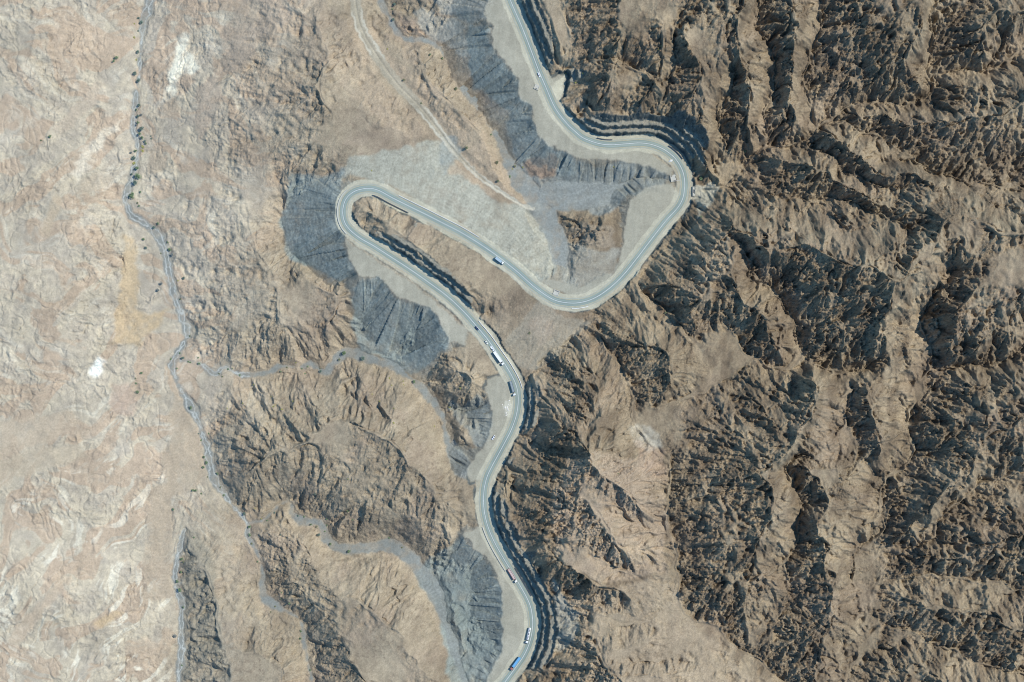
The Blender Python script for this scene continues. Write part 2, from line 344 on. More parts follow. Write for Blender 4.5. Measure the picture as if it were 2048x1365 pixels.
# ------------------------------------------------------------------ gullies running down the slopes
def erosion(x, y, dx, dy):
    xi = np.floor(x); yi = np.floor(y); fx = x - xi; fy = y - yi
    xi = xi.astype(np.int32); yi = yi.astype(np.int32)
    va = 0; gxx = 0; gyy = 0; wt = 0
    for i in (-1, 0, 1, 2):
        for j in (-1, 0, 1, 2):
            h = _perm[_perm[(xi + i) & 255] + ((yi + j) & 255)]
            px = fx - i + (_hx[h] - 0.5) * 0.9; py = fy - j + (_hy[h] - 0.5) * 0.9
            w = np.exp(-2.0 * (px * px + py * py)); a = (px * dx + py * dy) * 6.2832
            c_ = np.cos(a); va = va + (0.45 * c_ + 0.55 * (1 - 2 * np.arccos(np.clip(c_, -1, 1)) / np.pi)) * w; s = -np.sin(a) * w
            gxx = gxx + s * dx; gyy = gyy + s * dy; wt = wt + w
    return va / wt, gxx / wt, gyy / wt
sl = np.maximum(slope, 0.05)
dx0 = -by / sl * np.clip(slope * 2.4, 0, 1.15); dy0 = bx / sl * np.clip(slope * 2.4, 0, 1.15)
amp = (4.6 + 1.4 * east * scarp) * sstep(0.03, 0.42, slope) * (1 - 0.35 * left)
G = 0; hx = 0; hy = 0; cellsz = 34.0; a = 1.0; f = 1.0
for o in range(5):
    e, ex, ey = erosion((X + 900) / cellsz * f, (Y + 900) / cellsz * f, dx0 + hy * 0.45, dy0 - hx * 0.45)
    G = G + e * a; hx = hx + ex * a * f * 0.7; hy = hy + ey * a * f * 0.7
    a *= 0.54; f *= 1.95
del hx, hy
Zn = Z0 + amp * (G - 0.2)
print('gullies', time.time() - T0)

# fibres: noise combed along the fall line
def comb(dx, dy, wl, reach, taps, sd):
    s = 0
    for k in range(taps):
        t = (k / (taps - 1) - .5) * 2 * reach
        s = s + perlin((X + dx * t) / wl, (Y + dy * t) / wl, sd)
    return s / math.sqrt(taps)
ux = bx / np.maximum(slope, .03); uy = by / np.maximum(slope, .03)
fib0 = comb(ux, uy, 8.5, 26.0, 11, 129)
fib1 = comb(ux, uy, 4.2, 15.0, 9, 131)
g2x, g2y = grad(blur(Zn, 3)); g2 = np.maximum(np.hypot(g2x, g2y), .05); g2x /= g2; g2y /= g2
fib2 = comb(g2x, g2y, 1.9, 5.0, 6, 137)
del g2x, g2y, g2
steep = sstep(0.06, 0.35, slope)
Zn = Zn + steep * (0.75 * fib0 * (0.4 + 0.6 * east) + (0.8 + 0.9 * east * scarp) * fib1 + 0.48 * fib2) * (1 - 0.5 * left)
# broken rock: stacked ridged noise stretched along the strike (a little east of north)
ca, sa = math.cos(math.radians(18)), math.sin(math.radians(18))
U = (X * ca - Y * sa); V = (X * sa + Y * ca) * 0.62
U = U + 2.2 * fbm(X / 14, Y / 14, 3, 20); V = V + 2.2 * fbm(X / 14, Y / 14, 3, 25)
rock = ridged(U / 19, V / 19, 5, 31, 0.56)
rock2 = ridged(U / 6.5, V / 6.5, 4, 62, 0.6)
rough = np.abs(fbm(X / 3.2, Y / 3.2, 3, 88, 0.6))
# outcrops: blocks that stand proud of the talus, ragged and stepped
ca, sa = math.cos(math.radians(-66)), math.sin(math.radians(-66))
U2 = (X * ca - Y * sa) + 2.0 * wx; V2 = (X * sa + Y * ca) * 0.5 + 2.0 * wy
wreg = sstep(-20, 60, Y - 0.25 * (X - 200)) * sstep(150, 230, X)
b1 = (fbm(U / 15, V / 24, 5, 101, 0.6) * (1 - wreg) + fbm(U2 / 13, V2 / 24, 5, 141, 0.6) * wreg) ; b1 = 0.50 * b1 + 0.62 * fib0 + 0.2 * fib1; b2 = fbm(U / 7, V / 10, 4, 107, 0.6) * .7 + .45 * fib2
blk = sstep(-0.12, 0.02, b1) * 0.5 + sstep(0.22, 0.34, b1) * 0.5
blk2 = sstep(0.0, 0.14, b2)
Zn = Zn + crag * (1.0 * (rock - 0.9) + 0.5 * (rock2 - 0.8) + 3.0 * (blk - .45) + 1.1 * (blk2 - .45) * (0.35 + blk)) + (0.55 + 0.6 * crag) * rough * sstep(0.03, 0.25, slope)
# low badlands on the left: rolling, wrinkled
bl = ridged((X * 0.8 + Y * 0.5) / 36 + 0.5 * fbm(X / 30, Y / 30, 3, 12), (Y * 0.8 - X * 0.5) / 24, 5, 45, 0.52)
Zn = Zn + left * (1.7 * (bl - 0.9) + 0.8 * (ridged(X / 9 + wx, Y / 9 + wy, 3, 49) - .8)) * sstep(0, 14, EW) * sstep(-.35, .25, fbm(X / 60, Y / 60, 3, 47)) * (1 - .85 * flatm)
chn = np.clip(1 - np.abs(perlin(X / 34 + 0.8 * wx, Y / 46 + 0.8 * wy, 151)) * 5.5, 0, 1) ** 2
chn = np.maximum(chn, 0.75 * np.clip(1 - np.abs(perlin(X / 15 + 0.5 * wy, Y / 19 + 0.5 * wx, 155)) * 4.5, 0, 1) ** 2 * sstep(-.3, .3, wx))
Zn = Zn - left * (1 - .7 * flatm) * 0.85 * chn * sstep(0, 10, EW)
# a few isolated ledges in the brown hills
mid = (1 - left) * (1 - east)
Zn = Zn + mid * sstep(0.1, 0.4, slope) * 1.6 * (ridged(U / 26, V / 30, 4, 93, 0.55) - 0.9)

# ------------------------------------------------------------------ gravel beds and the dirt track cut into it
bank = np.clip(EW, 0, None)
Zw = ZW + np.where(EW < 0, 0.10 * fbm(X / 5, Y / 5, 3, 15) + 0.18 * rough, 0)
kcap = 0.35 + 0.55 * sstep(0, 10, bank)
Zn = np.where(EW < 40, np.minimum(Zn, Zw + np.where(EW < 0, 0, bank * kcap + 0.6 * sstep(0, 1.2, bank))), Zn)
lo = Zw - 0.0
Zn = np.where(EW < 0, Zw, np.maximum(Zn, np.where(EW < 25, lo - 0.1, -1e3)))
et = DT - WT * 0.5
Zn = np.where(et < 8, Zn * sstep(0, 8, et) + (ZT + 0.25 * rough - 0.5 * np.exp(-(DT / 0.9) ** 2)) * (1 - sstep(0, 8, et)), Zn)

# ------------------------------------------------------------------ platforms at road level, cut benches and tipped spoil
PADS = [
 [(985,-40),(1012,-10),(1040,55),(1072,140),(1092,190),(1120,250),(1140,275),(1118,292),(1096,292),(1074,268),(1063,212),(1040,196),(1036,158),(1005,116),(986,95),(984,52),(968,30)],
 [(1130,270),(1200,300),(1290,300),(1350,340),(1345,352),(1310,338),(1250,322),(1160,318),(1110,296)],
 [(1362,395),(1330,440),(1270,520),(1235,562),(1222,560),(1240,520),(1248,470),(1258,405),(1290,376),(1340,366)],
 [(690,470),(700,485),(760,525),(830,570),(900,630),(935,662),(930,690),(900,684),(884,650),(862,616),(800,597),(756,553),(716,553),(700,520)],
 [(975,758),(1022,752),(1032,800),(1030,850),(995,905),(968,955),(940,966),(934,938),(970,890),(984,850),(984,820),(970,782)],
 [(940,1062),(968,1050),(1015,1140),(1050,1195),(1062,1250),(1045,1310),(1000,1380),(960,1385),(1005,1300),(1004,1220),(1003,1182),(985,1130),(925,1068)],
 [(1090,165),(1118,148),(1132,150),(1128,192),(1114,206)],
 [(1075,560),(1110,580),(1150,596),(1200,585),(1230,560),(1215,545),(1160,575),(1110,560)],
]
kR = GSD * (1 - ZR / HC)
pxr = 1024 + X / kR + 3.6 * fbm(X / 10, Y / 10, 4, 17); pyr = 682.5 - Y / kR + 3.6 * fbm(X / 10, Y / 10, 4, 18)
half = 7.0 + 0.7 * fbm(X / 14, Y / 14, 2, 19) + np.where(SR < 0, 0.6, 0)
padm = np.zeros((NY, NX), bool)
for p in PADS: padm |= in_poly(p, pxr, pyr)
padm &= DR < 75
flat = (DR < half) | padm
zflat = ZR - 0.02 - np.where(DR > 6, 0.006 * (DR - 6), 0) + np.where(DR > 6.5, 0.12 * fbm(X / 8, Y / 8, 3, 21), 0)
# jump flooding: nearest platform cell for every ground cell
jj, ii = np.mgrid[0:NY, 0:NX].astype(np.int32)
SJ = np.where(flat, jj, -9999).astype(np.int32); SI = np.where(flat, ii, -9999).astype(np.int32)
BD = np.where(flat, 0, 1e9).astype(f32)
k = 128
while k >= 1:
    for dj in (-k, 0, k):
        for di in (-k, 0, k):
            if di == 0 and dj == 0: continue
            a0, a1 = max(0, dj), NY + min(0, dj); b0, b1 = max(0, di), NX + min(0, di)
            src = (slice(a0 - dj, a1 - dj), slice(b0 - di, b1 - di)); dst = (slice(a0, a1), slice(b0, b1))
            sj = SJ[src]; si = SI[src]
            d = ((jj[dst] - sj).astype(f32) ** 2 + (ii[dst] - si).astype(f32) ** 2)
            m = d < BD[dst]
            BD[dst] = np.where(m, d, BD[dst]); SJ[dst] = np.where(m, sj, SJ[dst]); SI[dst] = np.where(m, si, SI[dst])
    k //= 2
DF = np.sqrt(BD) * STEP; ok = DF < 110
SJc = np.clip(SJ, 0, NY - 1); SIc = np.clip(SI, 0, NX - 1)
ZF = zflat[SJc, SIc]; sx = gx[SIc]; sy = gy[SJc]
print('flood', time.time() - T0)
# cuts: 8 m faces and 2 m benches, edges ragged
dcut = DF - 2.3 + 1.0 * fbm(X / 5, Y / 5, 4, 29, .65) + 1.1 * fbm(X / 22, Y / 22, 2, 27)
per = 6.0; q = np.clip(dcut, 0, None) / per; nmax = np.clip(2.6 + 1.1 * fbm(X / 70, Y / 70, 2, 28), 2, 4); n = np.floor(q); fr = q - n
faceh = 7.6
over = np.clip(dcut - np.floor(nmax) * per, 0, None)
cut = faceh * (n + np.clip(fr / 0.27, 0, 1)) + 0.3 * (fr - 0.27).clip(0)
cut = cut + np.where((fr > 0.3), 1.1 * np.clip(fbm(X / 4, Y / 4, 3, 30), 0, 1) , 0)
cut = np.where(over > 0, faceh * np.floor(nmax) + 1.9 * over + 1.5 * rough, cut)
Zc = ZF + cut
# spoil: angle of repose from the platform edge, with rills that run straight down from it
rill = fbm(sx / 3.6, sy / 3.6, 4, 33, .6) * 0.9 + fbm(sx / 11 + X / 90, sy / 11 + Y / 90, 2, 36)
rills = sstep(0.5, 7, DF) * (1 - sstep(48, 85, DF))
jag = np.abs(fbm(sx / 4.0, sy / 4.0, 2, 38))
dfill = np.clip(DF - 1.6 * jag, 0, None)
Zs = ZF - 0.62 * dfill - 0.2 * sstep(0, 1, dfill) + rills * (2.1 * rill + 0.45 * (np.abs(fbm(sx / 2.4, sy / 2.4, 2, 34)) - .3) + 0.35 * fbm(X / 3.5, Y / 3.5, 2, 39) + 0.5 * fbm(X / 12, Y / 12, 2, 37))
Z = Zn.copy()
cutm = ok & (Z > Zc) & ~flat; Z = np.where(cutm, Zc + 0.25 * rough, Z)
fillm = ok & (Z < Zs) & ~flat; Z = np.where(fillm, Zs, Z)
# gravel beds keep their level where spoil reaches them
Z = np.where(flat, zflat, Z)
Z = np.where(DR < 6.2, np.minimum(Z, ZR - 0.02), Z)
Z = Z + np.where(flat, 0, 0.14 * _rs.randn(NY, NX).astype(f32) * (0.3 + crag) * (1 - 0.6 * left) * (EW > 0))
Z = Z.astype(f32)
print('relief', time.time() - T0)

# ------------------------------------------------------------------ ground colours by material (what the ground is made of), plus painted haze and cut-face shade
kz = GSD * (1 - Z / HC)
jx = 4.0 * fbm(X / 9, Y / 9, 4, 51) + 9.0 * fbm(X / 34, Y / 34, 4, 53); jy = 4.0 * fbm(X / 9, Y / 9, 4, 52) + 9.0 * fbm(X / 34, Y / 34, 4, 54)
PX = 1024 + X / kz; PY = 682.5 - Y / kz
QX = PX + jx; QY = PY + jy
def region(poly, soft=2):
    return blur(in_poly(poly, QX, QY).astype(f32), soft)
def mix(a, b, t): return a + (np.asarray(b, f32) - a) * t[..., None]
def col(*v): return np.array(v, f32)
n1 = fbm(X / 55, Y / 55, 5, 61); n2 = fbm(U / 15, V / 22, 5, 64); n3 = fbm(X / 6, Y / 6, 3, 67); n4 = perlin(X / 1.7, Y / 1.7, 69)
# bedrock
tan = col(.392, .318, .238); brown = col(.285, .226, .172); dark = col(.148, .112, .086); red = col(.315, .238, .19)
A = np.zeros((NY, NX, 3), f32) + tan
A = mix(A, brown, np.clip(0.42 + 0.55 * n2 + 0.25 * n1, 0, 1))
A = mix(A, red, 0.35 * sstep(0.1, 0.6, n1 - 0.4 * n2))
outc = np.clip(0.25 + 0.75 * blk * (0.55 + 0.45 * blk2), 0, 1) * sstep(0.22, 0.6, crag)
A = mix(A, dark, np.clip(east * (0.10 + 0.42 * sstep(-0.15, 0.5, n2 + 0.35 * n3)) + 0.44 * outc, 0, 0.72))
A = A * (0.98 - 0.09 * east)[..., None] * (1 + east[..., None] * col(.035, 0, -.05))
# pale badlands
cream = col(.505, .428, .336); greyb = col(.425, .362, .300); clay = col(.440, .332, .252)
XW = X + 20 * fbm(X / 80, Y / 80, 3, 113); YW = Y + 20 * fbm(X / 80, Y / 80, 3, 114)
def strike(a, l, w, o, sd, g=.58):
    c, s_ = math.cos(a), math.sin(a); return fbm((XW * c + YW * s_) / l, (YW * c - XW * s_) / w, o, sd, g)
wA = sstep(-.25, .25, fbm(X / 110, Y / 110, 2, 115) + 0.5 * sstep(120, -200, Y) - .25)
def vein(l, w, o, sd, g=.58): return strike(.80, l, w, o, sd, g) * wA + strike(-.45, l, w, o, sd + 4, g) * (1 - wA)
strat = 0.65 * vein(52, 17, 6, 72) + 0.5 * fbm(X / 24, Y / 24, 5, 73, .6)
B = np.zeros_like(A) + greyb
B = mix(B, cream, np.clip(0.40 + 0.95 * strat + 0.25 * n3 + 0.25 * sstep(750, 1365, PY), 0, 1))  # cream grows southward, painting a veil of haze into the ground
B = mix(B, clay, sstep(0.02, 0.22, vein(78, 28, 4, 75)) * 0.85)
B = mix(B, col(.72, .66, .56), (0.25 + 0.45 * sstep(650, 1365, PY)) * sstep(0.1, 0.5, vein(34, 8, 5, 78, .6)) * sstep(-.1, .3, fbm(X / 45, Y / 45, 3, 79)))  # white veins, strengthened southward as more painted haze
A = A + (B - A) * left[..., None]
A = A + (col(.50, .455, .385) - A) * (left * 0.25 * chn)[..., None]
stone = sstep(.28, .62, fbm(X / 4.5, Y / 4.5, 3, 161, .65)) * sstep(-.15, .5, fbm(X / 48, Y / 48, 3, 164)) * (1 - left)
A = A + (dark * 1.25 - A) * (0.5 * stone)[..., None]
A = A * (1 + 0.13 * fbm(X / 85, Y / 85, 3, 166))[..., None]
# speckle of loose stones
A = A * (1 + (0.13 * n3 + 0.10 * n4) * (1 - 0.3 * left) + steep * (0.10 * fib1 + 0.10 * fib2))[..., None]

SOFT = np.zeros((NY, NX), f32)
def paint(poly, c, t=1.0, soft=2, grain=0.12):
    global A, SOFT
    m = region(poly, soft); m = m * t * np.clip(0.95 + 0.5 * n2 + 0.3 * n3, 0.5, 1) if grain < .16 and soft > 2 else m * t
    if grain > .16: m = m * np.clip(0.97 + 0.34 * fbm(X / 22, Y / 22, 4, 171) + 0.15 * n3, 0.5, 1)
    if grain > .16: SOFT = np.maximum(SOFT, m)
    A = mix(A, col(*c), m) if grain == 0 else A + ((col(*c) * (1 + grain * (0.4 * n3 + (n4 if grain < .16 else .3 * n4)) + 0.5 * grain * (fib1 + fib2))[..., None]) - A) * m[..., None]
for p, c, t in FLATS: paint(p, c, min(1, t * 1.1), 6)
for p, c, t in [
 ([(338,160),(342,128),(352,104),(366,76),(376,72),(372,98),(384,118),(398,130),(388,146),(368,150),(356,172),(348,190),(336,182)], (.80,.74,.62), 1.),
 ([(178,752),(200,718),(212,722),(192,756)], (.85,.83,.78), 1.),
 ([(150,330),(170,290),(215,255),(235,245),(240,258),(200,290),(175,325)], (.66,.58,.48), .8),
 ([(140,350),(165,320),(180,345),(150,370)], (.68,.60,.50), .7),
 ([(560,330),(640,340),(690,330),(660,360),(590,380),(540,360)], (.33,.25,.19), .5),
 ([(655,120),(720,60),(760,160),(830,230),(860,270),(800,280),(700,190)], (.42,.325,.245), .55),
 ([(745,40),(770,100),(860,170),(960,255),(1010,340),(1030,380),(1060,405),(1062,418),(1010,380),(930,300),(840,215),(770,140),(735,70)], (.435,.335,.25), .7),
 ([(790,20),(840,50),(900,90),(905,110),(850,72),(800,60)], (.36,.265,.205), .7),
 ([(1055,650),(1078,635),(1110,650),(1105,670),(1085,690),(1072,670)], (.42,.305,.23), .7),
 ([(1260,860),(1300,845),(1320,890),(1300,905),(1275,895)], (.47,.43,.37), .7),
 ([(1130,920),(1200,900),(1320,930),(1335,1060),(1330,1150),(1200,1160),(1110,1110),(1100,1060)], (.45,.345,.265), .55),
 ([(1130,1200),(1330,1150),(1400,1260),(1520,1370),(1120,1400)], (.44,.35,.265), .5),
 ([(1270,880),(1330,900),(1335,960),(1290,950)], (.40,.285,.22), .5),
 ]: paint(p, c, t, 6)
# grey gravel and scree, the spoil tipped from the road
GRAVEL = (.318,.325,.305); SCREE = (.185,.218,.222); SCREE2 = (.255,.280,.275); PALE = (.382,.368,.318)
for p, c, t in [
 ([(690,338),(700,320),(760,305),(830,288),(888,284),(905,325),(1000,398),(1062,425),(1100,470),(1112,540),(1085,575),(1040,545),(960,470),(850,408),(770,366),(730,358),(686,356)], PALE, .92),
 ([(880,268),(912,270),(924,300),(905,320),(890,352),(880,330)], (.30,.31,.295), .8),
 ([(925,300),(960,330),(975,350),(968,372),(925,352),(895,345),(905,322)], (.43,.325,.24), .8),
 ([(1062,240),(1100,294),(1140,312),(1200,330),(1250,325),(1330,340),(1345,362),(1300,380),(1255,392),(1220,430),(1170,420),(1120,410),(1080,385),(1040,330)], (.265,.272,.262), .9),
 ([(1150,400),(1195,390),(1200,410),(1185,420),(1155,412)], (.21,.20,.188), .8),
 ([(820,15),(860,20),(920,55),(935,95),(930,125),(910,105),(870,80),(840,60)], (.40,.365,.315), .9),
 ([(840,-20),(990,-20),(985,30),(960,45),(930,50),(880,25)], (.34,.33,.305), .8),
 ([(905,15),(935,12),(945,45),(912,42)], (.17,.18,.178), .8),([(930,25),(942,42),(938,48),(920,40)], SCREE, .9),
 ([(932,53),(983,53),(985,94),(1004,117),(1036,156),(1037,198),(1022,219),(1002,215),(977,201),(949,176),(938,149),(936,110),(930,88)], SCREE, .95),
 ([(1036,190),(1062,210),(1066,262),(1074,270),(1060,275),(1035,260),(1020,225)], SCREE2, .95),
 ([(1010,246),(1065,240),(1070,272),(1096,293),(1130,308),(1149,322),(1156,338),(1149,357),(1098,357),(1060,335),(1047,326),(1023,299)], SCREE2, .95),
 ([(1050,326),(1068,312),(1112,306),(1118,330),(1112,356),(1085,362),(1060,345)], (.30,.215,.165), .9),
 ([(950,178),(975,192),(998,214),(1025,218),(1020,235),(1000,232),(975,215),(952,196)], (.35,.27,.21), .7),
 ([(1133,458),(1150,449),(1182,446),(1214,449),(1228,458),(1220,474),(1231,492),(1224,500),(1200,489),(1170,487),(1145,474)], (.29,.235,.185), .85),
 ([(1130,480),(1200,500),(1240,500),(1235,540),(1200,575),(1130,580),(1115,520)], (.33,.32,.29), .7),
 ([(585,355),(640,345),(690,340),(676,400),(678,440),(692,480),(708,556),(684,566),(640,540),(590,518),(556,452),(575,405)], SCREE2, .95),
 ([(600,480),(650,500),(690,520),(704,556),(684,566),(640,540),(592,515)], SCREE, .8),
 ([(718,558),(756,553),(800,597),(862,616),(884,650),(908,686),(872,700),(848,735),(820,752),(770,726),(716,700),(703,650),(699,600)], (.245,.272,.265), .95),
 ([(810,640),(865,630),(900,684),(870,700),(845,735),(820,740),(800,700)], SCREE, .55),
 ([(960,792),(984,822),(984,868),(962,900),(935,870),(895,822),(895,805),(935,812)], (.275,.275,.255), .95),
 ([(905,880),(940,905),(946,938),(930,965),(905,950),(893,900)], (.30,.305,.295), .9),
 ([(918,1072),(985,1130),(1003,1184),(1004,1222),(1006,1300),(960,1390),(905,1390),(882,1240),(835,1150),(860,1120)], (.255,.280,.270), .95),
 ([(880,1160),(960,1150),(1000,1200),(1003,1300),(960,1340),(900,1220)], SCREE, .5),
 ([(1105,1150),(1130,1190),(1165,1240),(1150,1290),(1105,1300),(1110,1230)], (.36,.35,.32), .7),
 ([(1040,640),(1080,600),(1130,640),(1180,640),(1140,690),(1070,740),(1040,740),(1010,690)], (.375,.340,.285), .5),
 ([(1395,372),(1440,372),(1430,390),(1405,420),(1395,440)], PALE, .8),
 ([(1360,480),(1400,440),(1460,470),(1470,520),(1440,560),(1405,600),(1395,540)], (.43,.34,.25), .6),
 ]: paint(p, c, t, 4, 0.17)
gm = blur(sstep(0.7, -0.9, EW + 0.8 * n3).astype(f32), 2) * (1 - fillm) * np.clip(0.86 + 0.5 * fbm(X / 11, Y / 11, 3, 85), 0.6, 1)
gcol = col(.238, .248, .245) * (1 + 0.10 * n3 + 0.10 * n4)[..., None]
gcol = gcol * (1 + 0.10 * sstep(760, 900, PX) )[..., None]
A = A + (gcol - A) * (gm * 0.93)[..., None]
wet = sstep(0.8, 0.1, np.abs(EW + WW * 0.32 + 1.2 * fbm(X / 12, Y / 12, 2, 83))) * (PX < 500) * gm      # salt-white thread along the channel
A = mix(A, col(.60, .60, .585), 0.65 * wet)
tm = 1 - sstep(-0.5, 1.5, et + 1.5 * n3)
A = A + (col(.395, .355, .288) * (1 + .12 * n3 + .08 * n4)[..., None] - A) * (tm * 0.66)[..., None]
A = mix(A, col(.58, .53, .45), 0.7 * sstep(1.6, 0.4, np.abs(et + 0.5 + n3)) * (DT < 20) * sstep(-0.2, 0.3, n1 + 0.2))
# levelled fill, fresh spoil, cut faces, shoulders
pc = col(.372, .350, .298) * (1 + .07 * n3 + .06 * n4 + 0.10 * n1)[..., None]
pm = blur(padm.astype(f32), 2); A = A + (pc - A) * (pm * 0.92)[..., None]
A = A * (1 + 0.24 * np.clip(rill, -1.2, 1.2) * blur((fillm & (DF < 70)).astype(f32), 2) * sstep(0.5, 4, DF))[..., None]
sm = blur((fillm & (DF < 45)).astype(f32), 2) * (1 - sstep(28, 46, DF + 12 * n1))
A = A + (col(.225, .240, .232) * (1 + .18 * n3 + .2 * n4)[..., None] - A) * (sm * 0.5)[..., None]
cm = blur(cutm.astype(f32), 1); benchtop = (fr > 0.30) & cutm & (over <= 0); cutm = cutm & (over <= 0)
A = A + (col(.095, .115, .122) * (1 + .2 * n3 + .25 * n4)[..., None] - A) * (cm * 0.85)[..., None]  # fresh grey-blue cut rock, darkened to paint in the faces' shade
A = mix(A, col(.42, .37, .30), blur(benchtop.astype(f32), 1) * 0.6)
shw = 8.4 + 1.3 * fbm(X / 18, Y / 18, 3, 95)
sh = (1 - sstep(-0.3, 0.4, DR - shw)) * np.clip(0.95 + 0.5 * fbm(X / 30, Y / 30, 2, 96), 0, 1)
A = A + (col(.500, .468, .385) * (1 + .07 * n3 + .07 * n4)[..., None] - A) * (sh * 0.92)[..., None]
for p, c in [([(1098,158),(1106,175),(1128,156),(1128,190),(1120,205),(1110,200),(1103,180)], (.58,.54,.44)),
             ([(1012,805),(1022,800),(1024,822),(1016,835),(1010,822)], (.62,.60,.54)),
             ([(1395,372),(1420,366),(1445,372),(1442,380),(1418,374),(1400,384),(1392,398),(1386,398),(1386,376)], (.47,.43,.36))]:
    paint(p, c, .45 if c[0] > .61 else .9, 1, .1)
sand = np.clip(gm + pm + tm + 0.75 * left + sh + 0.8 * SOFT, 0, 1)
g3x, g3y = grad(blur(Z, 5)); g3 = np.maximum(np.hypot(g3x, g3y), .03); fib3 = comb(g3x / g3, g3y / g3, 2.6, 16.0, 10, 143) + .6 * comb(g3x / g3, g3y / g3, 7.5, 30.0, 9, 147)
A = A * (1 + 0.23 * np.clip(fib3, -1.3, 1.3) * SOFT)[..., None]
A = A * (1 + (0.07 + 0.15 * np.clip(crag, 0, 1)) * _rs.randn(NY, NX).astype(f32) * (1 - 0.75 * sand))[..., None]
A = A * (1 + 0.10 * fbm(X / 26, Y / 26, 4, 116) + 0.07 * fbm(X / 5, Y / 40, 3, 117) * pm)[..., None]
A = np.clip(A * col(.975, 1.0, .925), 0.03, 0.9)

# ------------------------------------------------------------------ outward apron so the ground runs on to the horizon
steps = np.cumsum(0.8 * 1.062 ** np.arange(100)).astype(f32); NP = len(steps)
fxs = np.concatenate([gx[0] - steps[::-1], gx, gx[-1] + steps]); fys = np.concatenate([gy[0] - steps[::-1], gy, gy[-1] + steps])
FX, FY = np.meshgrid(fxs, fys)
ZP = np.pad(Z, NP, 'edge'); AP = np.pad(A, ((NP, NP), (NP, NP), (0, 0)), 'edge')
out = np.maximum(np.maximum(np.abs(FX) - MX, np.abs(FY) - MY), 0)
tgt = 30 + 70 * sstep(-600, 900, FX) + 40 * fbm(FX / 260, FY / 260, 5, 7) + (8 + 34 * sstep(-400, 500, FX)) * ridged(FX / 130, FY / 130, 6, 8)
t = sstep(0, 110, out); ZP = ZP * (1 - t) + tgt * t * (1 - 0.6 * sstep(800, 3500, out))
t = sstep(0, 60, out)[..., None]; base = (col(.46, .40, .325) + (col(.26, .21, .16) - col(.46, .40, .325)) * sstep(-420, -60, FX + 60 * fbm(FX / 120, FY / 120, 3, 5))[..., None]) * (1 + .25 * fbm(FX / 40, FY / 40, 5, 6))[..., None]
AP = AP * (1 - t) + base * t
ny, nx = ZP.shape
me = bpy.data.meshes.new('terrain')
me.vertices.add(nx * ny)
co = np.stack([FX, FY, ZP], -1).astype(f32).reshape(-1); me.vertices.foreach_set('co', co)
idx = np.arange(nx * ny, dtype=np.int32).reshape(ny, nx)
quads = np.stack([idx[:-1, :-1], idx[:-1, 1:], idx[1:, 1:], idx[1:, :-1]], -1).reshape(-1)
nq = (nx - 1) * (ny - 1)
me.loops.add(nq * 4); me.loops.foreach_set('vertex_index', quads)
me.polygons.add(nq); me.polygons.foreach_set('loop_start', np.arange(0, nq * 4, 4, dtype=np.int32))
at = me.color_attributes.new('ground', 'FLOAT_COLOR', 'POINT')
at.data.foreach_set('color', np.concatenate([AP, np.ones((ny, nx, 1))], -1).astype(f32).reshape(-1))
me.update(calc_edges=True)
me.polygons.foreach_set('use_smooth', np.ones(nq, bool))
def struct(name, m, mat):
    o = bpy.data.objects.new(name, m); C.objects.link(o); o['kind'] = 'structure'
    m.materials.append(mat); return o
print('mesh', time.time() - T0)

# ------------------------------------------------------------------ materials
def new_mat(name):
    m = bpy.data.materials.new(name); m.use_nodes = True
    return m, m.node_tree.nodes, m.node_tree.links, m.node_tree.nodes['Principled BSDF']
def simple(name, c, rough=0.6, metal=0.0, var=0.08, scale=3.0):
    m, N, L, b = new_mat(name)
    tc = N.new('ShaderNodeTexCoord'); nz = N.new('ShaderNodeTexNoise'); nz.inputs['Scale'].default_value = scale; nz.inputs['Detail'].default_value = 4
    L.new(tc.outputs['Object'], nz.inputs['Vector'])
    rp = N.new('ShaderNodeValToRGB'); rp.color_ramp.elements[0].position = .3; rp.color_ramp.elements[1].position = .7
    rp.color_ramp.elements[0].color = [v * (1 - var) for v in c] + [1]; rp.color_ramp.elements[1].color = [min(1, v * (1 + var)) for v in c] + [1]
    L.new(nz.outputs['Fac'], rp.inputs['Fac']); L.new(rp.outputs['Color'], b.inputs['Base Color'])
    b.inputs['Roughness'].default_value = rough; b.inputs['Metallic'].default_value = metal
    return m
m_ground, N, L, b = new_mat('desert_ground')
at_ = N.new('ShaderNodeAttribute'); at_.attribute_name = 'ground'
tc = N.new('ShaderNodeTexCoord')
nz = N.new('ShaderNodeTexNoise'); nz.inputs['Scale'].default_value = 1.2; nz.inputs['Detail'].default_value = 5; nz.inputs['Roughness'].default_value = 0.7
L.new(tc.outputs['Object'], nz.inputs['Vector'])
mr = N.new('ShaderNodeMapRange'); mr.inputs['From Min'].default_value = .25; mr.inputs['From Max'].default_value = .75; mr.inputs['To Min'].default_value = .82; mr.inputs['To Max'].default_value = 1.18
L.new(nz.outputs['Fac'], mr.inputs['Value'])
mx = N.new('ShaderNodeVectorMath'); mx.operation = 'SCALE'
L.new(at_.outputs['Color'], mx.inputs[0]); L.new(mr.outputs['Result'], mx.inputs['Scale']); L.new(mx.outputs['Vector'], b.inputs['Base Color'])
bp = N.new('ShaderNodeBump'); bp.inputs['Strength'].default_value = 0.5; bp.inputs['Distance'].default_value = 0.35
L.new(nz.outputs['Fac'], bp.inputs['Height']); L.new(bp.outputs['Normal'], b.inputs['Normal'])
b.inputs['Roughness'].default_value = 0.95; b.inputs['Specular IOR Level'].default_value = 0.15
struct('terrain', me, m_ground)

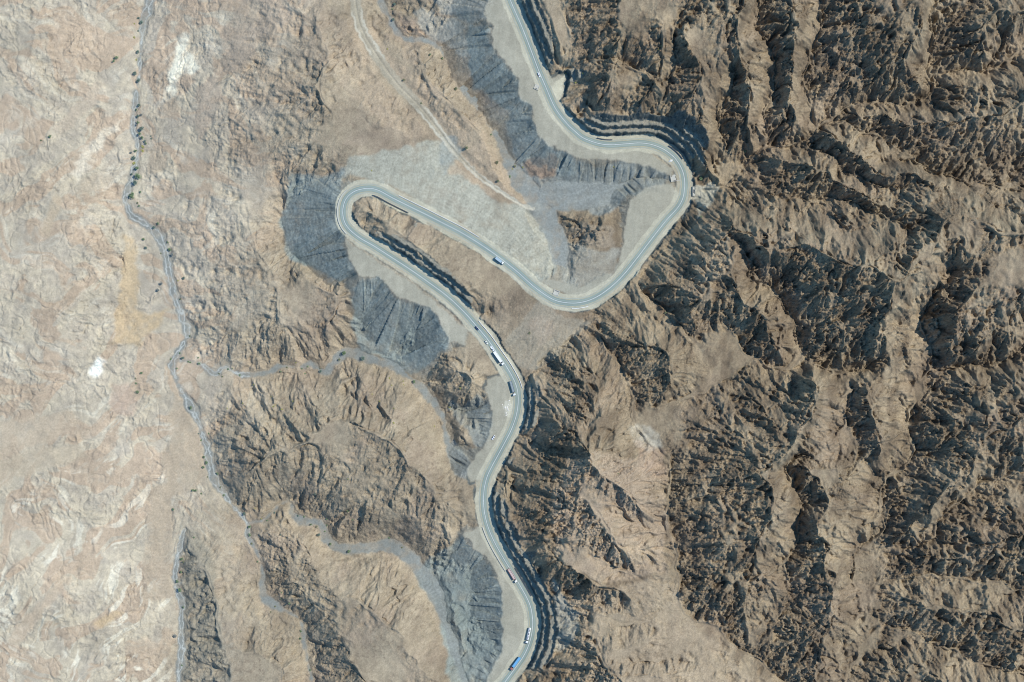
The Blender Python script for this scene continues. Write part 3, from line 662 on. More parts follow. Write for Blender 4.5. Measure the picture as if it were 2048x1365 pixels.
# asphalt: dusty, wheel tracks and patches
m_asph, N, L, b = new_mat('asphalt')
tc = N.new('ShaderNodeTexCoord'); nz = N.new('ShaderNodeTexNoise'); nz.inputs['Scale'].default_value = .05; nz.inputs['Detail'].default_value = 8
L.new(tc.outputs['Object'], nz.inputs['Vector'])
rp = N.new('ShaderNodeValToRGB'); rp.color_ramp.elements[0].position = .3; rp.color_ramp.elements[1].position = .72
rp.color_ramp.elements[0].color = (.225, .278, .250, 1); rp.color_ramp.elements[1].color = (.285, .338, .300, 1)
L.new(nz.outputs['Fac'], rp.inputs['Fac']); b.inputs['Roughness'].default_value = .85
uvn = N.new('ShaderNodeUVMap'); mp = N.new('ShaderNodeMapping'); mp.inputs['Scale'].default_value = (1.1, .018, 1)
L.new(uvn.outputs['UV'], mp.inputs['Vector']); st = N.new('ShaderNodeTexNoise'); st.inputs['Scale'].default_value = 1.0; st.inputs['Detail'].default_value = 6; L.new(mp.outputs['Vector'], st.inputs['Vector'])
sx_ = N.new('ShaderNodeSeparateXYZ'); L.new(uvn.outputs['UV'], sx_.inputs[0])
ab = N.new('ShaderNodeMath'); ab.operation = 'ABSOLUTE'; L.new(sx_.outputs['X'], ab.inputs[0])
sb = N.new('ShaderNodeMath'); sb.operation = 'MULTIPLY'; sb.inputs[1].default_value = 3.7; L.new(ab.outputs[0], sb.inputs[0])
cs = N.new('ShaderNodeMath'); cs.operation = 'COSINE'; L.new(sb.outputs[0], cs.inputs[0])
m1 = N.new('ShaderNodeMath'); m1.operation = 'MULTIPLY_ADD'; m1.inputs[1].default_value = .06; m1.inputs[2].default_value = .62; L.new(cs.outputs[0], m1.inputs[0])
m2 = N.new('ShaderNodeMath'); m2.operation = 'MULTIPLY_ADD'; m2.inputs[1].default_value = .75; L.new(st.outputs['Fac'], m2.inputs[0]); L.new(m1.outputs[0], m2.inputs[2])
vm = N.new('ShaderNodeVectorMath'); vm.operation = 'SCALE'; L.new(rp.outputs['Color'], vm.inputs[0]); L.new(m2.outputs[0], vm.inputs['Scale']); L.new(vm.outputs['Vector'], b.inputs['Base Color'])
m_white = simple('white_road_paint', (.66, .68, .68), .7, 0, .15, .6)
m_yellow = simple('yellow_road_paint', (.50, .41, .22), .8, 0, .2, .5)
m_dustsh = simple('dusty_paved_shoulder', (.36, .375, .312), .9, 0, .12, .15)
m_conc = simple('concrete', (.47, .46, .40), .8, 0, .08, .4)
m_dconc = simple('weathered_stone', (.10, .105, .11), .9, 0, .2, .6)

# ------------------------------------------------------------------ road ribbons
def ribbon(name, o0, o1, lift, mat, i0=0, i1=None, dash=None):
    i1 = len(ROAD) if i1 is None else i1
    vs, fs = [], []
    for i in range(i0, i1):
        for o in (o0, o1):
            vs.append((ROAD[i, 0] + RNRM[i, 0] * o, ROAD[i, 1] + RNRM[i, 1] * o, ROAD[i, 2] + lift))
    for k in range(i1 - i0 - 1):
        fs.append((2 * k, 2 * k + 2, 2 * k + 3, 2 * k + 1) if o0 > o1 else (2 * k, 2 * k + 1, 2 * k + 3, 2 * k + 2))
    m = bpy.data.meshes.new(name); m.from_pydata(vs, [], fs); m.update()
    uv = m.uv_layers.new(name='UVMap')
    for lp in m.loops:
        k = lp.vertex_index; uv.data[lp.index].uv = ((o0, o1)[k % 2], (k // 2) * 2.0)
    if m.polygons and m.polygons[0].normal.z < 0: m.flip_normals()
    return struct(name, m, mat)
ribbon('road', -3.55, 3.55, .10, m_asph)
ribbon('road_shoulder', 3.56, 4.75, .09, m_dustsh)
ribbon('road_shoulder', -4.75, -3.56, .09, m_dustsh)
ribbon('road_marking', -.17, .17, .125, m_white)
ribbon('road_marking', 3.12, 3.42, .125, m_yellow)
ribbon('road_marking', -3.42, -3.12, .125, m_yellow)

# ------------------------------------------------------------------ helpers for things
def obj(name, m, mat, parent=None, smooth=False):
    o = bpy.data.objects.new(name, m); C.objects.link(o)
    if mat: m.materials.append(mat)
    if parent: o.parent = parent
    if smooth:
        for p in m.polygons: p.use_smooth = True
    return o
def tag(o, label, cat, group=None):
    o['label'] = label; o['category'] = cat
    if group: o['group'] = group
    return o
def empty(name, loc, rz=0.0, rot=None):
    o = bpy.data.objects.new(name, None); C.objects.link(o); o.location = loc
    o.rotation_euler = rot or (0, 0, rz); o.empty_display_size = .5
    return o
class MB:
    def __init__(s): s.v, s.f = [], []
    def add(s, v, f):
        k = len(s.v); s.v += v; s.f += [tuple(i + k for i in q) for q in f]; return s
    def box(s, x0, x1, y0, y1, z0, z1, bev=0.0, tx=0.0):
        """box with chamfered top edges; tx leans the +x face back by tx at the top"""
        b = bev
        v = [(x0, y0, z0), (x1, y0, z0), (x1, y1, z0), (x0, y1, z0),
             (x0, y0, z1 - b), (x1 - tx * .8, y0, z1 - b), (x1 - tx * .8, y1, z1 - b), (x0, y1, z1 - b),
             (x0 + b, y0 + b, z1), (x1 - b - tx, y0 + b, z1), (x1 - b - tx, y1 - b, z1), (x0 + b, y1 - b, z1)]
        if b == 0 and tx == 0:
            v = v[:4] + [(x0, y0, z1), (x1, y0, z1), (x1, y1, z1), (x0, y1, z1)]
            return s.add(v, [(3, 2, 1, 0), (0, 1, 5, 4), (1, 2, 6, 5), (2, 3, 7, 6), (3, 0, 4, 7), (4, 5, 6, 7)])
        return s.add(v, [(3, 2, 1, 0), (0, 1, 5, 4), (1, 2, 6, 5), (2, 3, 7, 6), (3, 0, 4, 7), (4, 5, 9, 8), (5, 6, 10, 9), (6, 7, 11, 10), (7, 4, 8, 11), (8, 9, 10, 11)])
    def cyl(s, c, ax, r, h, n=14, r2=None):
        r2 = r if r2 is None else r2
        v = []
        for k, rr in ((-.5, r), (.5, r2)):
            for i in range(n):
                a = 2 * math.pi * i / n; p = [math.cos(a) * rr, math.sin(a) * rr]
                q = {0: (k * h, p[0], p[1]), 1: (p[0], k * h, p[1]), 2: (p[0], p[1], k * h)}[ax]
                v.append(tuple(c[t] + q[t] for t in range(3)))
        f = [(i, (i + 1) % n, n + (i + 1) % n, n + i) for i in range(n)] + [tuple(range(n))[::-1], tuple(range(n, 2 * n))]
        return s.add(v, f)
    def loft(s, secs):
        """secs: list of equal-length closed rings"""
        n = len(secs[0]); v = [p for r in secs for p in r]; f = []
        for a in range(len(secs) - 1):
            for i in range(n): f.append((a * n + i, a * n + (i + 1) % n, (a + 1) * n + (i + 1) % n, (a + 1) * n + i))
        f += [tuple(range(n))[::-1], tuple(range((len(secs) - 1) * n, len(secs) * n))]
        return s.add(v, f)
    def mesh(s, name):
        import bmesh
        m = bpy.data.meshes.new(name); m.from_pydata(s.v, [], s.f); m.update()
        bm = bmesh.new(); bm.from_mesh(m); bmesh.ops.recalc_face_normals(bm, faces=bm.faces); bm.to_mesh(m); bm.free()
        return m
    def build(s, name, mat, parent=None, smooth=False): return obj(name, s.mesh(name), mat, parent, smooth)
def ground_z(x, y):
    i = min(max((x + MX) / STEP, 0), NX - 1.001); j = min(max((y + MY) / STEP, 0), NY - 1.001)
    a, b_ = int(i), int(j); u, v = i - a, j - b_
    return float((Z[b_, a] * (1 - u) + Z[b_, a + 1] * u) * (1 - v) + (Z[b_ + 1, a] * (1 - u) + Z[b_ + 1, a + 1] * u) * v)
def ground_at(px, py):
    z = 30.0
    for _ in range(8):
        x, y, _z = W(px, py, z); z = 0.5 * z + 0.5 * ground_z(x, y)
    x, y, _z = W(px, py, z); return x, y, ground_z(x, y)

# ------------------------------------------------------------------ barriers and walls along the road
def sweep(name, i0, i1, off0, off1, prof, mat, lift=0.0):
    mb = MB(); secs = []
    for i in range(i0, i1 + 1):
        t = (i - i0) / max(1, i1 - i0); o = off0 + (off1 - off0) * t
        n = RNRM[i] * (1 if o > 0 else -1)
        x, y, z = ROAD[i, 0] + RNRM[i, 0] * o, ROAD[i, 1] + RNRM[i, 1] * o, ROAD[i, 2] + lift
        secs.append([(x + n[0] * a, y + n[1] * a, z + h) for a, h in prof])
    mb.loft(secs); return mb.build(name, mat)
JERSEY = [(-.55, -.3), (-.55, .1), (-.22, .45), (-.20, 1.0), (.35, 1.0), (.38, .45), (.6, .1), (.6, -.3)]
WALL = [(-.35, -.4), (-.35, 1.5), (.35, 1.5), (.35, -.4)]
ri = road_index
tag(sweep('concrete_barrier', ri(700, 390), ri(700, 460), -5.3, -5.3, JERSEY, m_conc), 'curved white concrete barrier wrapping the outside of the western hairpin bend', 'barrier', 'concrete barriers along the road')
tag(sweep('concrete_barrier', ri(975, 1053), ri(1021, 1139), -5.1, -4.9, JERSEY, m_conc), 'long white concrete barrier ending just behind the red open trailer', 'barrier', 'concrete barriers along the road')
RAIL_M = simple('galvanised_steel', (.78, .78, .75), .5, 0, .06, 1.0)
def guardrail(a, b, off, label):
    e = empty('guardrail', (0, 0, 0)); tag(e, label, 'guardrail', 'steel guardrails along the road')
    sweep('rail', a, b, off, off, [(-.20, .35), (-.28, .5), (-.16, .62), (-.28, .74), (-.20, .9), (.24, .9), (.24, .35)], RAIL_M, .1).parent = e
    for i in range(a, b + 1, 3):
        x, y, z = ROAD[i, 0] + RNRM[i, 0] * off * 1.05, ROAD[i, 1] + RNRM[i, 1] * off * 1.05, ROAD[i, 2]
        p = MB().box(-.09, .09, -.09, .09, -.5, 1.0).build('post', RAIL_M, e); p.location = (x, y, z)
        if (i - a) // 3 > 90: break
    return e
SIDE = 1  # +1 = left of travel down the survey list (photo north/east on the lower legs)
guardrail(ri(953, 646), ri(1036, 778), 4.95, 'long pale guardrail along the east edge of the road beside the cars and white lorry')
a_, b_ = sorted((ri(797, 400), ri(955, 484)))
guardrail(a_, b_, -4.95, 'pale guardrail on the north edge of the straight between hairpin and grey lorry')
a_, b_ = sorted((ri(1141, 606), ri(1172, 603)))
guardrail(a_, b_, 5.4, 'short pale guardrail outside the southern bend of the upper loop')
a_, b_ = sorted((ri(750, 380), ri(822, 414)))
tag(sweep('retaining_wall', a_, b_, 6.1, 6.1, WALL, m_dconc), 'thin dark stone wall inside the western hairpin along the upper straight', 'wall', 'dark low walls beside the road')
a_, b_ = sorted((ri(1192, 288), ri(1223, 290)))
tag(sweep('retaining_wall', a_, b_, 4.9, 4.9, WALL, m_dconc), 'short dark stone wall under the benched cutting of the upper bend', 'wall', 'dark low walls beside the road')
a_, b_ = sorted((ri(1331, 301), ri(1356, 325)))
tag(sweep('retaining_wall', a_, b_, 5.4, 5.4, WALL, m_dconc), 'dark stone wall curving round the outside of the northeastern bend', 'wall', 'dark low walls beside the road')
a_, b_ = sorted((ri(1022, 1143), ri(1055, 1198)))
tag(sweep('retaining_wall', a_, b_, 4.9, 4.9, WALL, m_dconc), 'long dark stone wall opposite the red trailer below the twin-bench cutting', 'wall', 'dark low walls beside the road')

# culvert structures of pale concrete
def culvert(px, py, ang, sx, sy, label):
    i = ri(px, py); x, y, z = ground_at(px, py)
    zr = ROAD[i, 2]; z = max(z, zr - 1.2)
    e = empty('culvert', (x, y, z), ang); tag(e, label, 'culvert', 'concrete culverts beside the road')
    MB().box(-sx / 2, sx / 2, -sy / 2, sy / 2, -1.5, .25, .08).build('apron', m_conc, e)
    hw = MB().box(-sx / 2 - .2, -sx / 2 + .35, -sy / 2 - .4, sy / 2 + .4, -1.5, .95, .05).build('headwall', m_conc, e)
    for s in (-1, 1): MB().box(-sx / 2 + .36, sx / 2 - .1, s * sy / 2 - .2, s * sy / 2 + .2, .26, .75, .05).build('wing_wall', m_conc, e)
    MB().box(-sx / 2 + .4, -sx / 2 + 1.0, -sy * .22, sy * .22, .262, .34).build('grate', m_dconc, e)
culvert(1073.5, 174.5, math.radians(65), 4.6, 4.2, 'small pale concrete culvert box beside the road below the white car')
culvert(1350, 356, math.radians(100), 6.5, 8.5, 'large pale concrete culvert apron inside the northeastern bend')
culvert(1112.5, 586, math.radians(250), 4.8, 5.2, 'pale round-cornered concrete culvert inside the southern bend of the upper loop')
culvert(1388, 383, math.radians(0), 2.4, 8.5, 'narrow pale concrete inlet outside the northeastern bend below the green tree')

# ------------------------------------------------------------------ vehicles
m_glass = simple('dark_glass', (.02, .03, .045), .15, 0, .1)
m_tyre = simple('tyre_rubber', (.02, .02, .02), .9, 0, .1)
m_chas = simple('chassis_steel', (.06, .06, .065), .7, .3, .15)
PAINT = {}
def paint_m(name, c, r=.4):
    if name not in PAINT: PAINT[name] = simple(name, c, r, 0, .05, .8)
    return PAINT[name]
WHEEL = {}
def wheels(e, xs, y, r=.5, w=.34):
    for x in xs:
        for s in (-1, 1):
            if (r, w) not in WHEEL:
                WHEEL[(r, w)] = MB().cyl((0, 0, 0), 1, r, w, 14).mesh('wheel'); WHEEL[(r, w)].materials.append(m_tyre)
            o = bpy.data.objects.new('wheel', WHEEL[(r, w)]); C.objects.link(o); o.parent = e; o.location = (x, s * y, r)
def cabin(e, x0, x1, mat, w=2.45, h=3.0):
    c = MB().box(x0, x1, -w / 2, w / 2, .75, h, .12, .35).build('cab', mat, e)
    MB().box(x1 - .30, x1 - .08, -w / 2 + .15, w / 2 - .15, 1.75, 2.55, .02, .10).build('windscreen', m_glass, c)
    for s in (-1, 1): MB().box(x0 + .75, x1 - .5, s * (w / 2 + .005) - .03, s * (w / 2 + .005) + .03, 1.75, 2.4).build('side_window', m_glass, c)
    for s in (-1, 1): MB().box(x1 - .45, x1 - .2, s * (w / 2 + .2) - .12, s * (w / 2 + .2) + .12, 1.6, 2.4).build('mirror', m_chas, c)
    MB().box(x0 + .3, x1 - .9, -w / 2 + .3, w / 2 - .3, h - .02, h + .42, .12, .3).build('roof_fairing', mat, c)
    for s in (-1, 1): MB().box(x1 - .02, x1 + .05, s * .95 - .2, s * .95 + .2, .95, 1.2).build('headlight', m_glass, c)
    MB().box(x1 - .04, x1 + .14, -w / 2 + .05, w / 2 - .05, .5, .85, .04).build('bumper', m_chas, c)
def lane_pose(px, py, heading_down=True):
    i = ri(px, py); p = np.array(W(px, py, ROAD[i, 2] + 1.5)[:2])
    i = int(np.argmin(((ROAD[:, :2] - p) ** 2).sum(1)))
    d = RDIR[i] * (1 if heading_down else -1)
    sl_ = (ROAD[min(i + 3, len(ROAD) - 1), 2] - ROAD[max(i - 3, 0), 2]) / 12.0
    return (p[0], p[1], ROAD[i, 2] + .11), math.atan2(d[1], d[0])
LORRY = 'articulated lorries and trucks on the road'
def artic(px, py, kind, cabc, bodyc, label, L=12.5, load=None):
    loc, rz = lane_pose(px, py)
    e = empty('articulated_lorry', loc, rz); tag(e, label, 'lorry', LORRY)
    cm_ = paint_m('cab_paint_%d' % len(PAINT), cabc); bm_ = paint_m('body_paint_%d' % len(PAINT), bodyc, .5)
    xf = L / 2 + 1.6; xt = xf - 3.0           # trailer from -L/2-1.4 .. xt
    x0 = xt - L
    MB().box(x0 + .3, xf + .4, -.45, .45, .7, 1.05).build('chassis', m_chas, e)
    if kind == 'box':
        b_ = MB().box(x0, xt, -1.28, 1.28, 1.15, 4.0, .06).build('trailer', bm_, e)
        for k in range(7): MB().box(x0 + .9 + k * (L - 1.6) / 6.2, x0 + 1.0 + k * (L - 1.6) / 6.2, -1.2, 1.2, 3.985, 4.03).build('roof_rib', bm_, b_)
        for s in (-1, 1): MB().box(x0 - .04, x0 + .02, s * .64 - .58, s * .64 + .58, 1.2, 3.9).build('rear_door', bm_, b_)
    elif kind == 'tipper':
        t_ = paint_m('load_%d' % len(PAINT), load or bodyc, .95)
        b_ = MB(); b_.box(x0, xt, -1.28, 1.28, 1.1, 1.35)
        for s in (-1, 1): b_.box(x0, xt, s * 1.2 - .08, s * 1.2 + .08, 1.35, 2.95)
        b_.box(x0, x0 + .14, -1.11, 1.11, 1.35, 2.95); b_.box(xt - .14, xt, -1.11, 1.11, 1.35, 3.2)
        tr = b_.build('trailer', bm_, e)
        MB().box(x0 + .16, xt - .16, -1.10, 1.10, 1.36, 2.55, .3).build('load', t_, tr)
        for k in range(5): MB().box(x0 + 1.5 + k * (L - 3) / 4, x0 + 1.62 + k * (L - 3) / 4, -1.25, 1.25, 2.96, 3.04).build('cross_bar', bm_, tr)
    elif kind == 'tank':
        mb = MB(); n = 16
        def ring(x, r): return [(x, math.cos(2 * math.pi * i / n) * r * 1.05, 2.4 + math.sin(2 * math.pi * i / n) * r) for i in range(n)]
        mb.loft([ring(x0, .5), ring(x0 + .25, 1.05), ring(x0 + .7, 1.2), ring(xt - .7, 1.2), ring(xt - .25, 1.05), ring(xt, .5)])
        b_ = mb.build('tank', bm_, e, True)
        for k in range(8):
            x = x0 + 1.0 + k * (L - 2.0) / 7
            MB().cyl((x, 0, 2.4), 0, 1.27, .16, 16).build('tank_ring', m_chas, b_)
        for k in range(4):
            x = x0 + 1.9 + k * (L - 3.8) / 3
            MB().cyl((x, 0, 3.68), 2, .35, .22, 12).build('hatch', bm_, b_)
        MB().box(x0 + .8, xt - .8, -.3, .3, 3.60, 3.68).build('walkway', m_chas, b_)
    elif kind == 'curtain':
        b_ = MB().box(x0, xt, -1.28, 1.28, 1.15, 3.9, .25).build('trailer', bm_, e)
        for k in range(5): MB().box(x0 + 1.2 + k * (L - 2.4) / 4, x0 + 1.3 + k * (L - 2.4) / 4, -1.1, 1.1, 3.88, 3.95).build('roof_bow', bm_, b_)
    cabin(e, xf - 2.2 + .5, xf + .5, cm_)
    wheels(e, [x0 + 1.2, x0 + 2.4, x0 + 3.6, xt - .6, xf - .55], 1.05)
    return e
artic(997, 716.5, 'box', (.80, .82, .82), (.78, .79, .78), 'white box-trailer lorry following below the cars on the middle descent', 12.2)
artic(1025, 776.5, 'tipper', (.80, .82, .80), (.26, .31, .33), 'slate grey flatbed lorry with white cab beside the wide gravel lay-by', 11.5)
artic(1024.5, 1151, 'tipper', (.84, .83, .76), (.42, .20, .20), 'maroon open-top trailer lorry with cream cab leaving the white barrier', 11.8, (.55, .47, .44))
artic(1056.7, 1270.5, 'tank', (.84, .86, .86), (.78, .80, .82), 'white ribbed tanker lorry on the lowest bend', 12.2)
artic(1031, 1327, 'curtain', (.36, .16, .15), (.13, .36, .62), 'bright blue covered lorry with dark red cab near the bottom edge', 11.5)
# rigid truck on the upper straight
loc, rz = lane_pose(999.5, 522, False)
e = empty('box_truck', loc, rz); tag(e, 'short steel-blue box truck with white cab on the upper straight', 'truck', LORRY)
MB().box(-4.6, 4.4, -.45, .45, .7, 1.05).build('chassis', m_chas, e)
bt = MB().box(-5.0, 2.2, -1.3, 1.3, 1.1, 3.9, .08).build('cargo_box', paint_m('steel_blue_paint', (.36, .46, .52)), e)
for k in range(5): MB().box(-4.2 + k * 1.4, -4.1 + k * 1.4, -1.22, 1.22, 3.885, 3.93).build('roof_rib', PAINT['steel_blue_paint'], bt)
for s in (-1, 1): MB().box(-5.05, -4.99, s * .65 - .58, s * .65 + .58, 1.2, 3.8).build('rear_door', PAINT['steel_blue_paint'], bt)
cabin(e, 2.6, 4.6, paint_m('truck_cab_white', (.8, .82, .82)), 2.4, 2.8)
wheels(e, [-3.6, -2.4, 3.6], 1.05)
# cars
CARS = 'cars and pickups'
def car(px, py, paint, label, kind='sedan', rz=None, down=True):
    if rz is None: loc, rz = lane_pose(px, py, down)
    else:
        x, y, z = ground_at(px, py); loc = (x, y, z + .02)
    name = {'sedan': 'car', 'suv': 'car', 'pickup': 'pickup_truck'}[kind]
    e = empty(name, loc, rz); tag(e, label, 'pickup' if kind == 'pickup' else 'car', CARS)
    pm_ = paint_m(*paint)
    def ring(x, w, z0, z1, c=.12): return [(x, -w, z0), (x, w, z0), (x, w, z1 - c), (x, w - c, z1), (x, -w + c, z1), (x, -w, z1 - c)]
    if kind == 'pickup':
        body = MB(); body.loft([ring(-.3, .90, .35, 1.0), ring(2.3, .88, .35, .98), ring(2.6, .8, .4, .85)])
        bd = body.build('body', pm_, e)
        bed = MB(); bed.box(-2.6, -.32, -.9, .9, .4, .62)
        for s in (-1, 1): bed.box(-2.6, -.32, s * .86 - .05, s * .86 + .05, .62, 1.05)
        bed.box(-2.6, -2.5, -.80, .80, .62, 1.05); bed.build('cargo_bed', pm_, e)
        cb = MB().loft([ring(-.3, .82, .98, 1.72), ring(.6, .80, .98, 1.74), ring(1.3, .74, .97, 1.05)]).build('cabin', pm_, e)
        MB().loft([[(.66, -.68, 1.62), (.66, .68, 1.62), (.74, .68, 1.66), (.74, -.68, 1.66)], [(1.24, -.68, 1.06), (1.24, .68, 1.06), (1.34, .68, 1.1), (1.34, -.68, 1.1)]]).build('windscreen', m_glass, cb)
    else:
        h = 1.45 if kind == 'sedan' else 1.75
        bd = MB().loft([ring(-2.25, .78, .4, .85), ring(-2.0, .88, .3, .95), ring(1.6, .9, .3, .95), ring(2.1, .84, .32, .82), ring(2.28, .74, .4, .7)]).build('body', pm_, e)
        gr = MB().loft([ring(-1.9, .74, .9, 1.0, .05), ring(-1.25, .70, .9, h, .1), ring(.25, .70, .9, h, .1), ring(1.05, .76, .9, .98, .05)]).build('glasshouse', m_glass, e)
        MB().box(-1.2, .22, -.62, .62, h - .02, h + .045, .02).build('roof', pm_, e)
    for s in (-1, 1): MB().box(2.2, 2.3, s * .6 - .16, s * .6 + .16, .6, .74).build('headlight', m_conc, e)
    for s in (-1, 1): MB().box(.75, .95, s * .98 - .1, s * .98 + .1, .95, 1.1).build('mirror', pm_, e)
    wheels(e, [-1.4, 1.4], .80, .33, .22)
    return e
car(1077.8, 149.5, ('white_car_paint', (.8, .82, .84)), 'white car with dark windows alone on the top straight')
car(953.6, 657, ('navy_car_paint', (.03, .06, .13)), 'dark navy car heading the queue behind the white lorry, furthest back')
car(972.6, 684.8, ('cream_car_paint', (.72, .74, .66)), 'cream white car between the navy car and the silver-white pickup')
car(984.6, 697.6, ('white_pickup_paint', (.76, .79, .82)), 'silver-white pickup directly behind the white box-trailer lorry', 'pickup')
car(986.9, 875.5, ('offroad_white_paint', (.78, .81, .86)), 'white and blue car parked alone on the gravel lay-by', 'suv', math.radians(236))
# white tipped load / tarpaulin beside the north-eastern bend
x, y, z = ground_at(1341.5, 322)
m = MB(); rr = random.Random(4)
ringv = [[(math.cos(a) * r_ * 1.9 * (1 + .25 * rr.uniform(-1, 1)), math.sin(a) * r_ * 1.1 * (1 + .25 * rr.uniform(-1, 1)), h_ + rr.uniform(-.08, .08)) for a in [k * math.pi / 6 for k in range(12)]] for r_, h_ in ((1.2, -.3), (1.0, .35), (.6, .75), (.2, .9))]
o = m.loft(ringv).build('rubble_heap', simple('white_rubble', (.66, .66, .63), .9), None); o.location = (x, y, z); o.rotation_euler = (0, 0, math.radians(20))
tag(o, 'bright white heap dumped on the platform inside the northeastern bend', 'heap')
# pale broken blocks on the lay-by
BL = [(1018.5,801.5,.9),(1004.5,809.8,.7),(1017,810.5,.8),(1010.8,816.3,1.1),(1014.5,815,1.),(1015.4,818.6,1.),(1016.8,821,.8),(1012.5,826.5,.8),(1013.8,830,.7),(1012.2,831.3,.7),(1011,814,.7)]
m_block = simple('pale_limestone', (.74, .71, .64), .9, 0, .1, 1.)
WORDS = ['first','second','third','fourth','fifth','sixth','seventh','eighth','ninth','tenth','eleventh','twelfth','thirteenth','fourteenth','fifteenth','sixteenth','seventeenth','eighteenth','nineteenth','twentieth',
 'twenty-first','twenty-second','twenty-third','twenty-fourth','twenty-fifth','twenty-sixth','twenty-seventh','twenty-eighth','twenty-ninth','thirtieth','thirty-first','thirty-second','thirty-third','thirty-fourth','thirty-fifth','thirty-sixth','thirty-seventh','thirty-eighth','thirty-ninth','fortieth',
 'forty-first','forty-second','forty-third','forty-fourth','forty-fifth']
def blob(seed, n1_=5, n2_=9, j=.3):
    q = random.Random(seed); secs = []
    for i in range(n1_):
        t = i / (n1_ - 1); r_ = math.sin(.35 + t * 2.5); zz = -.3 + 1.0 * t
        secs.append([(math.cos(2 * math.pi * k / n2_) * r_ * (1 + q.uniform(-j, j)), math.sin(2 * math.pi * k / n2_) * r_ * .8 * (1 + q.uniform(-j, j)), zz + q.uniform(-.1, .1)) for k in range(n2_)])
    return MB().loft(secs).mesh('boulder')
BLM = [blob(s) for s in range(4)]
for m in BLM: m.materials.append(m_block)
for k, (px, py, s) in enumerate(sorted(BL, key=lambda t: t[1])):
    x, y, z = ground_at(px, py); o = bpy.data.objects.new('boulder', BLM[k % 4]); C.objects.link(o)
    o.location = (x, y, z); o.scale = (s, s * .8, s * .7); o.rotation_euler = (0, 0, k * 1.3)
    tag(o, 'pale limestone boulder on the wide gravel lay-by, %s of eleven from the north' % WORDS[k], 'boulder', 'pale boulders on the lay-by')

# ------------------------------------------------------------------ trees and shrubs
def leaf_mat(name, c0, c1):
    m, N, L, b = new_mat(name)
    tc = N.new('ShaderNodeTexCoord'); nz = N.new('ShaderNodeTexNoise'); nz.inputs['Scale'].default_value = 1.3; nz.inputs['Detail'].default_value = 5
    L.new(tc.outputs['Object'], nz.inputs['Vector'])
    rp = N.new('ShaderNodeValToRGB'); rp.color_ramp.elements[0].position = .35; rp.color_ramp.elements[1].position = .65
    rp.color_ramp.elements[0].color = (*c0, 1); rp.color_ramp.elements[1].color = (*c1, 1)
    L.new(nz.outputs['Fac'], rp.inputs['Fac']); L.new(rp.outputs['Color'], b.inputs['Base Color']); b.inputs['Roughness'].default_value = .8
    return m
LEAF = {'d': leaf_mat('dark_foliage', (.11, .17, .135), (.23, .30, .24)), 'g': leaf_mat('green_foliage', (.15, .22, .11), (.29, .37, .21)),
        'y': leaf_mat('yellow_foliage', (.33, .32, .08), (.50, .48, .16)), 'o': leaf_mat('olive_foliage', (.17, .19, .10), (.29, .30, .18)), 's': leaf_mat('grey_foliage', (.20, .22, .20), (.33, .34, .31))}
m_bark = simple('bark', (.16, .12, .09), .95, 0, .2, 4.)
def crown_mesh(seed, leaves=420):
    q = random.Random(seed); mb = MB()
    lumps = [(q.uniform(-.45, .45), q.uniform(-.45, .45), q.uniform(.55, 1.05), q.uniform(.38, .62)) for _ in range(7)]
    for _ in range(leaves):
        lx, ly, lz, lr = q.choice(lumps)
        u = q.uniform(-1, 1); a = q.uniform(0, 6.283); s = math.sqrt(1 - u * u); rad = lr * q.uniform(.55, 1.05)
        c = Vector((lx + math.cos(a) * s * rad, ly + math.sin(a) * s * rad, max(.25, lz + u * rad * .7)))
        e1 = Vector((q.uniform(-1, 1), q.uniform(-1, 1), q.uniform(-.6, .6))).normalized(); e2 = e1.cross(Vector((q.uniform(-1, 1), q.uniform(-1, 1), 1))).normalized()
        w = q.uniform(.07, .15)
        mb.add([tuple(c - e1 * w), tuple(c + e2 * w * .7), tuple(c + e1 * w), tuple(c - e2 * w * .7)], [(0, 1, 2, 3)])
    m = bpy.data.meshes.new('crown'); m.from_pydata(mb.v, [], mb.f); m.update(); return m
def trunk_mesh(seed):
    q = random.Random(seed); mb = MB()
    def limb(p, d, r, n):
        secs = []
        for k in range(n + 1):
            rr = r * (1 - .7 * k / n); secs.append([(p[0] + math.cos(a) * rr, p[1] + math.sin(a) * rr, p[2]) for a in [i * 1.0472 for i in range(6)]])
            p = (p[0] + d[0] / n + q.uniform(-.03, .03), p[1] + d[1] / n + q.uniform(-.03, .03), p[2] + d[2] / n)
        mb.loft(secs)
    limb((0, 0, -.15), (.05, .03, .7), .07, 4)
    for k in range(4):
        a = k * 1.57 + q.uniform(-.4, .4); limb((.03, .02, .35 + .05 * k), (math.cos(a) * .45, math.sin(a) * .45, .45), .035, 3)
    return mb.mesh('trunk')
CR = {k: [] for k in LEAF}
for k in LEAF:
    for s in range(4):
        m = crown_mesh(hash((ord(k), s)) % 9999 + s * 13, 300 if k != 'y' else 160); m.materials.append(LEAF[k]); CR[k].append(m)
TR = [trunk_mesh(s) for s in range(3)]
for m in TR: m.materials.append(m_bark)
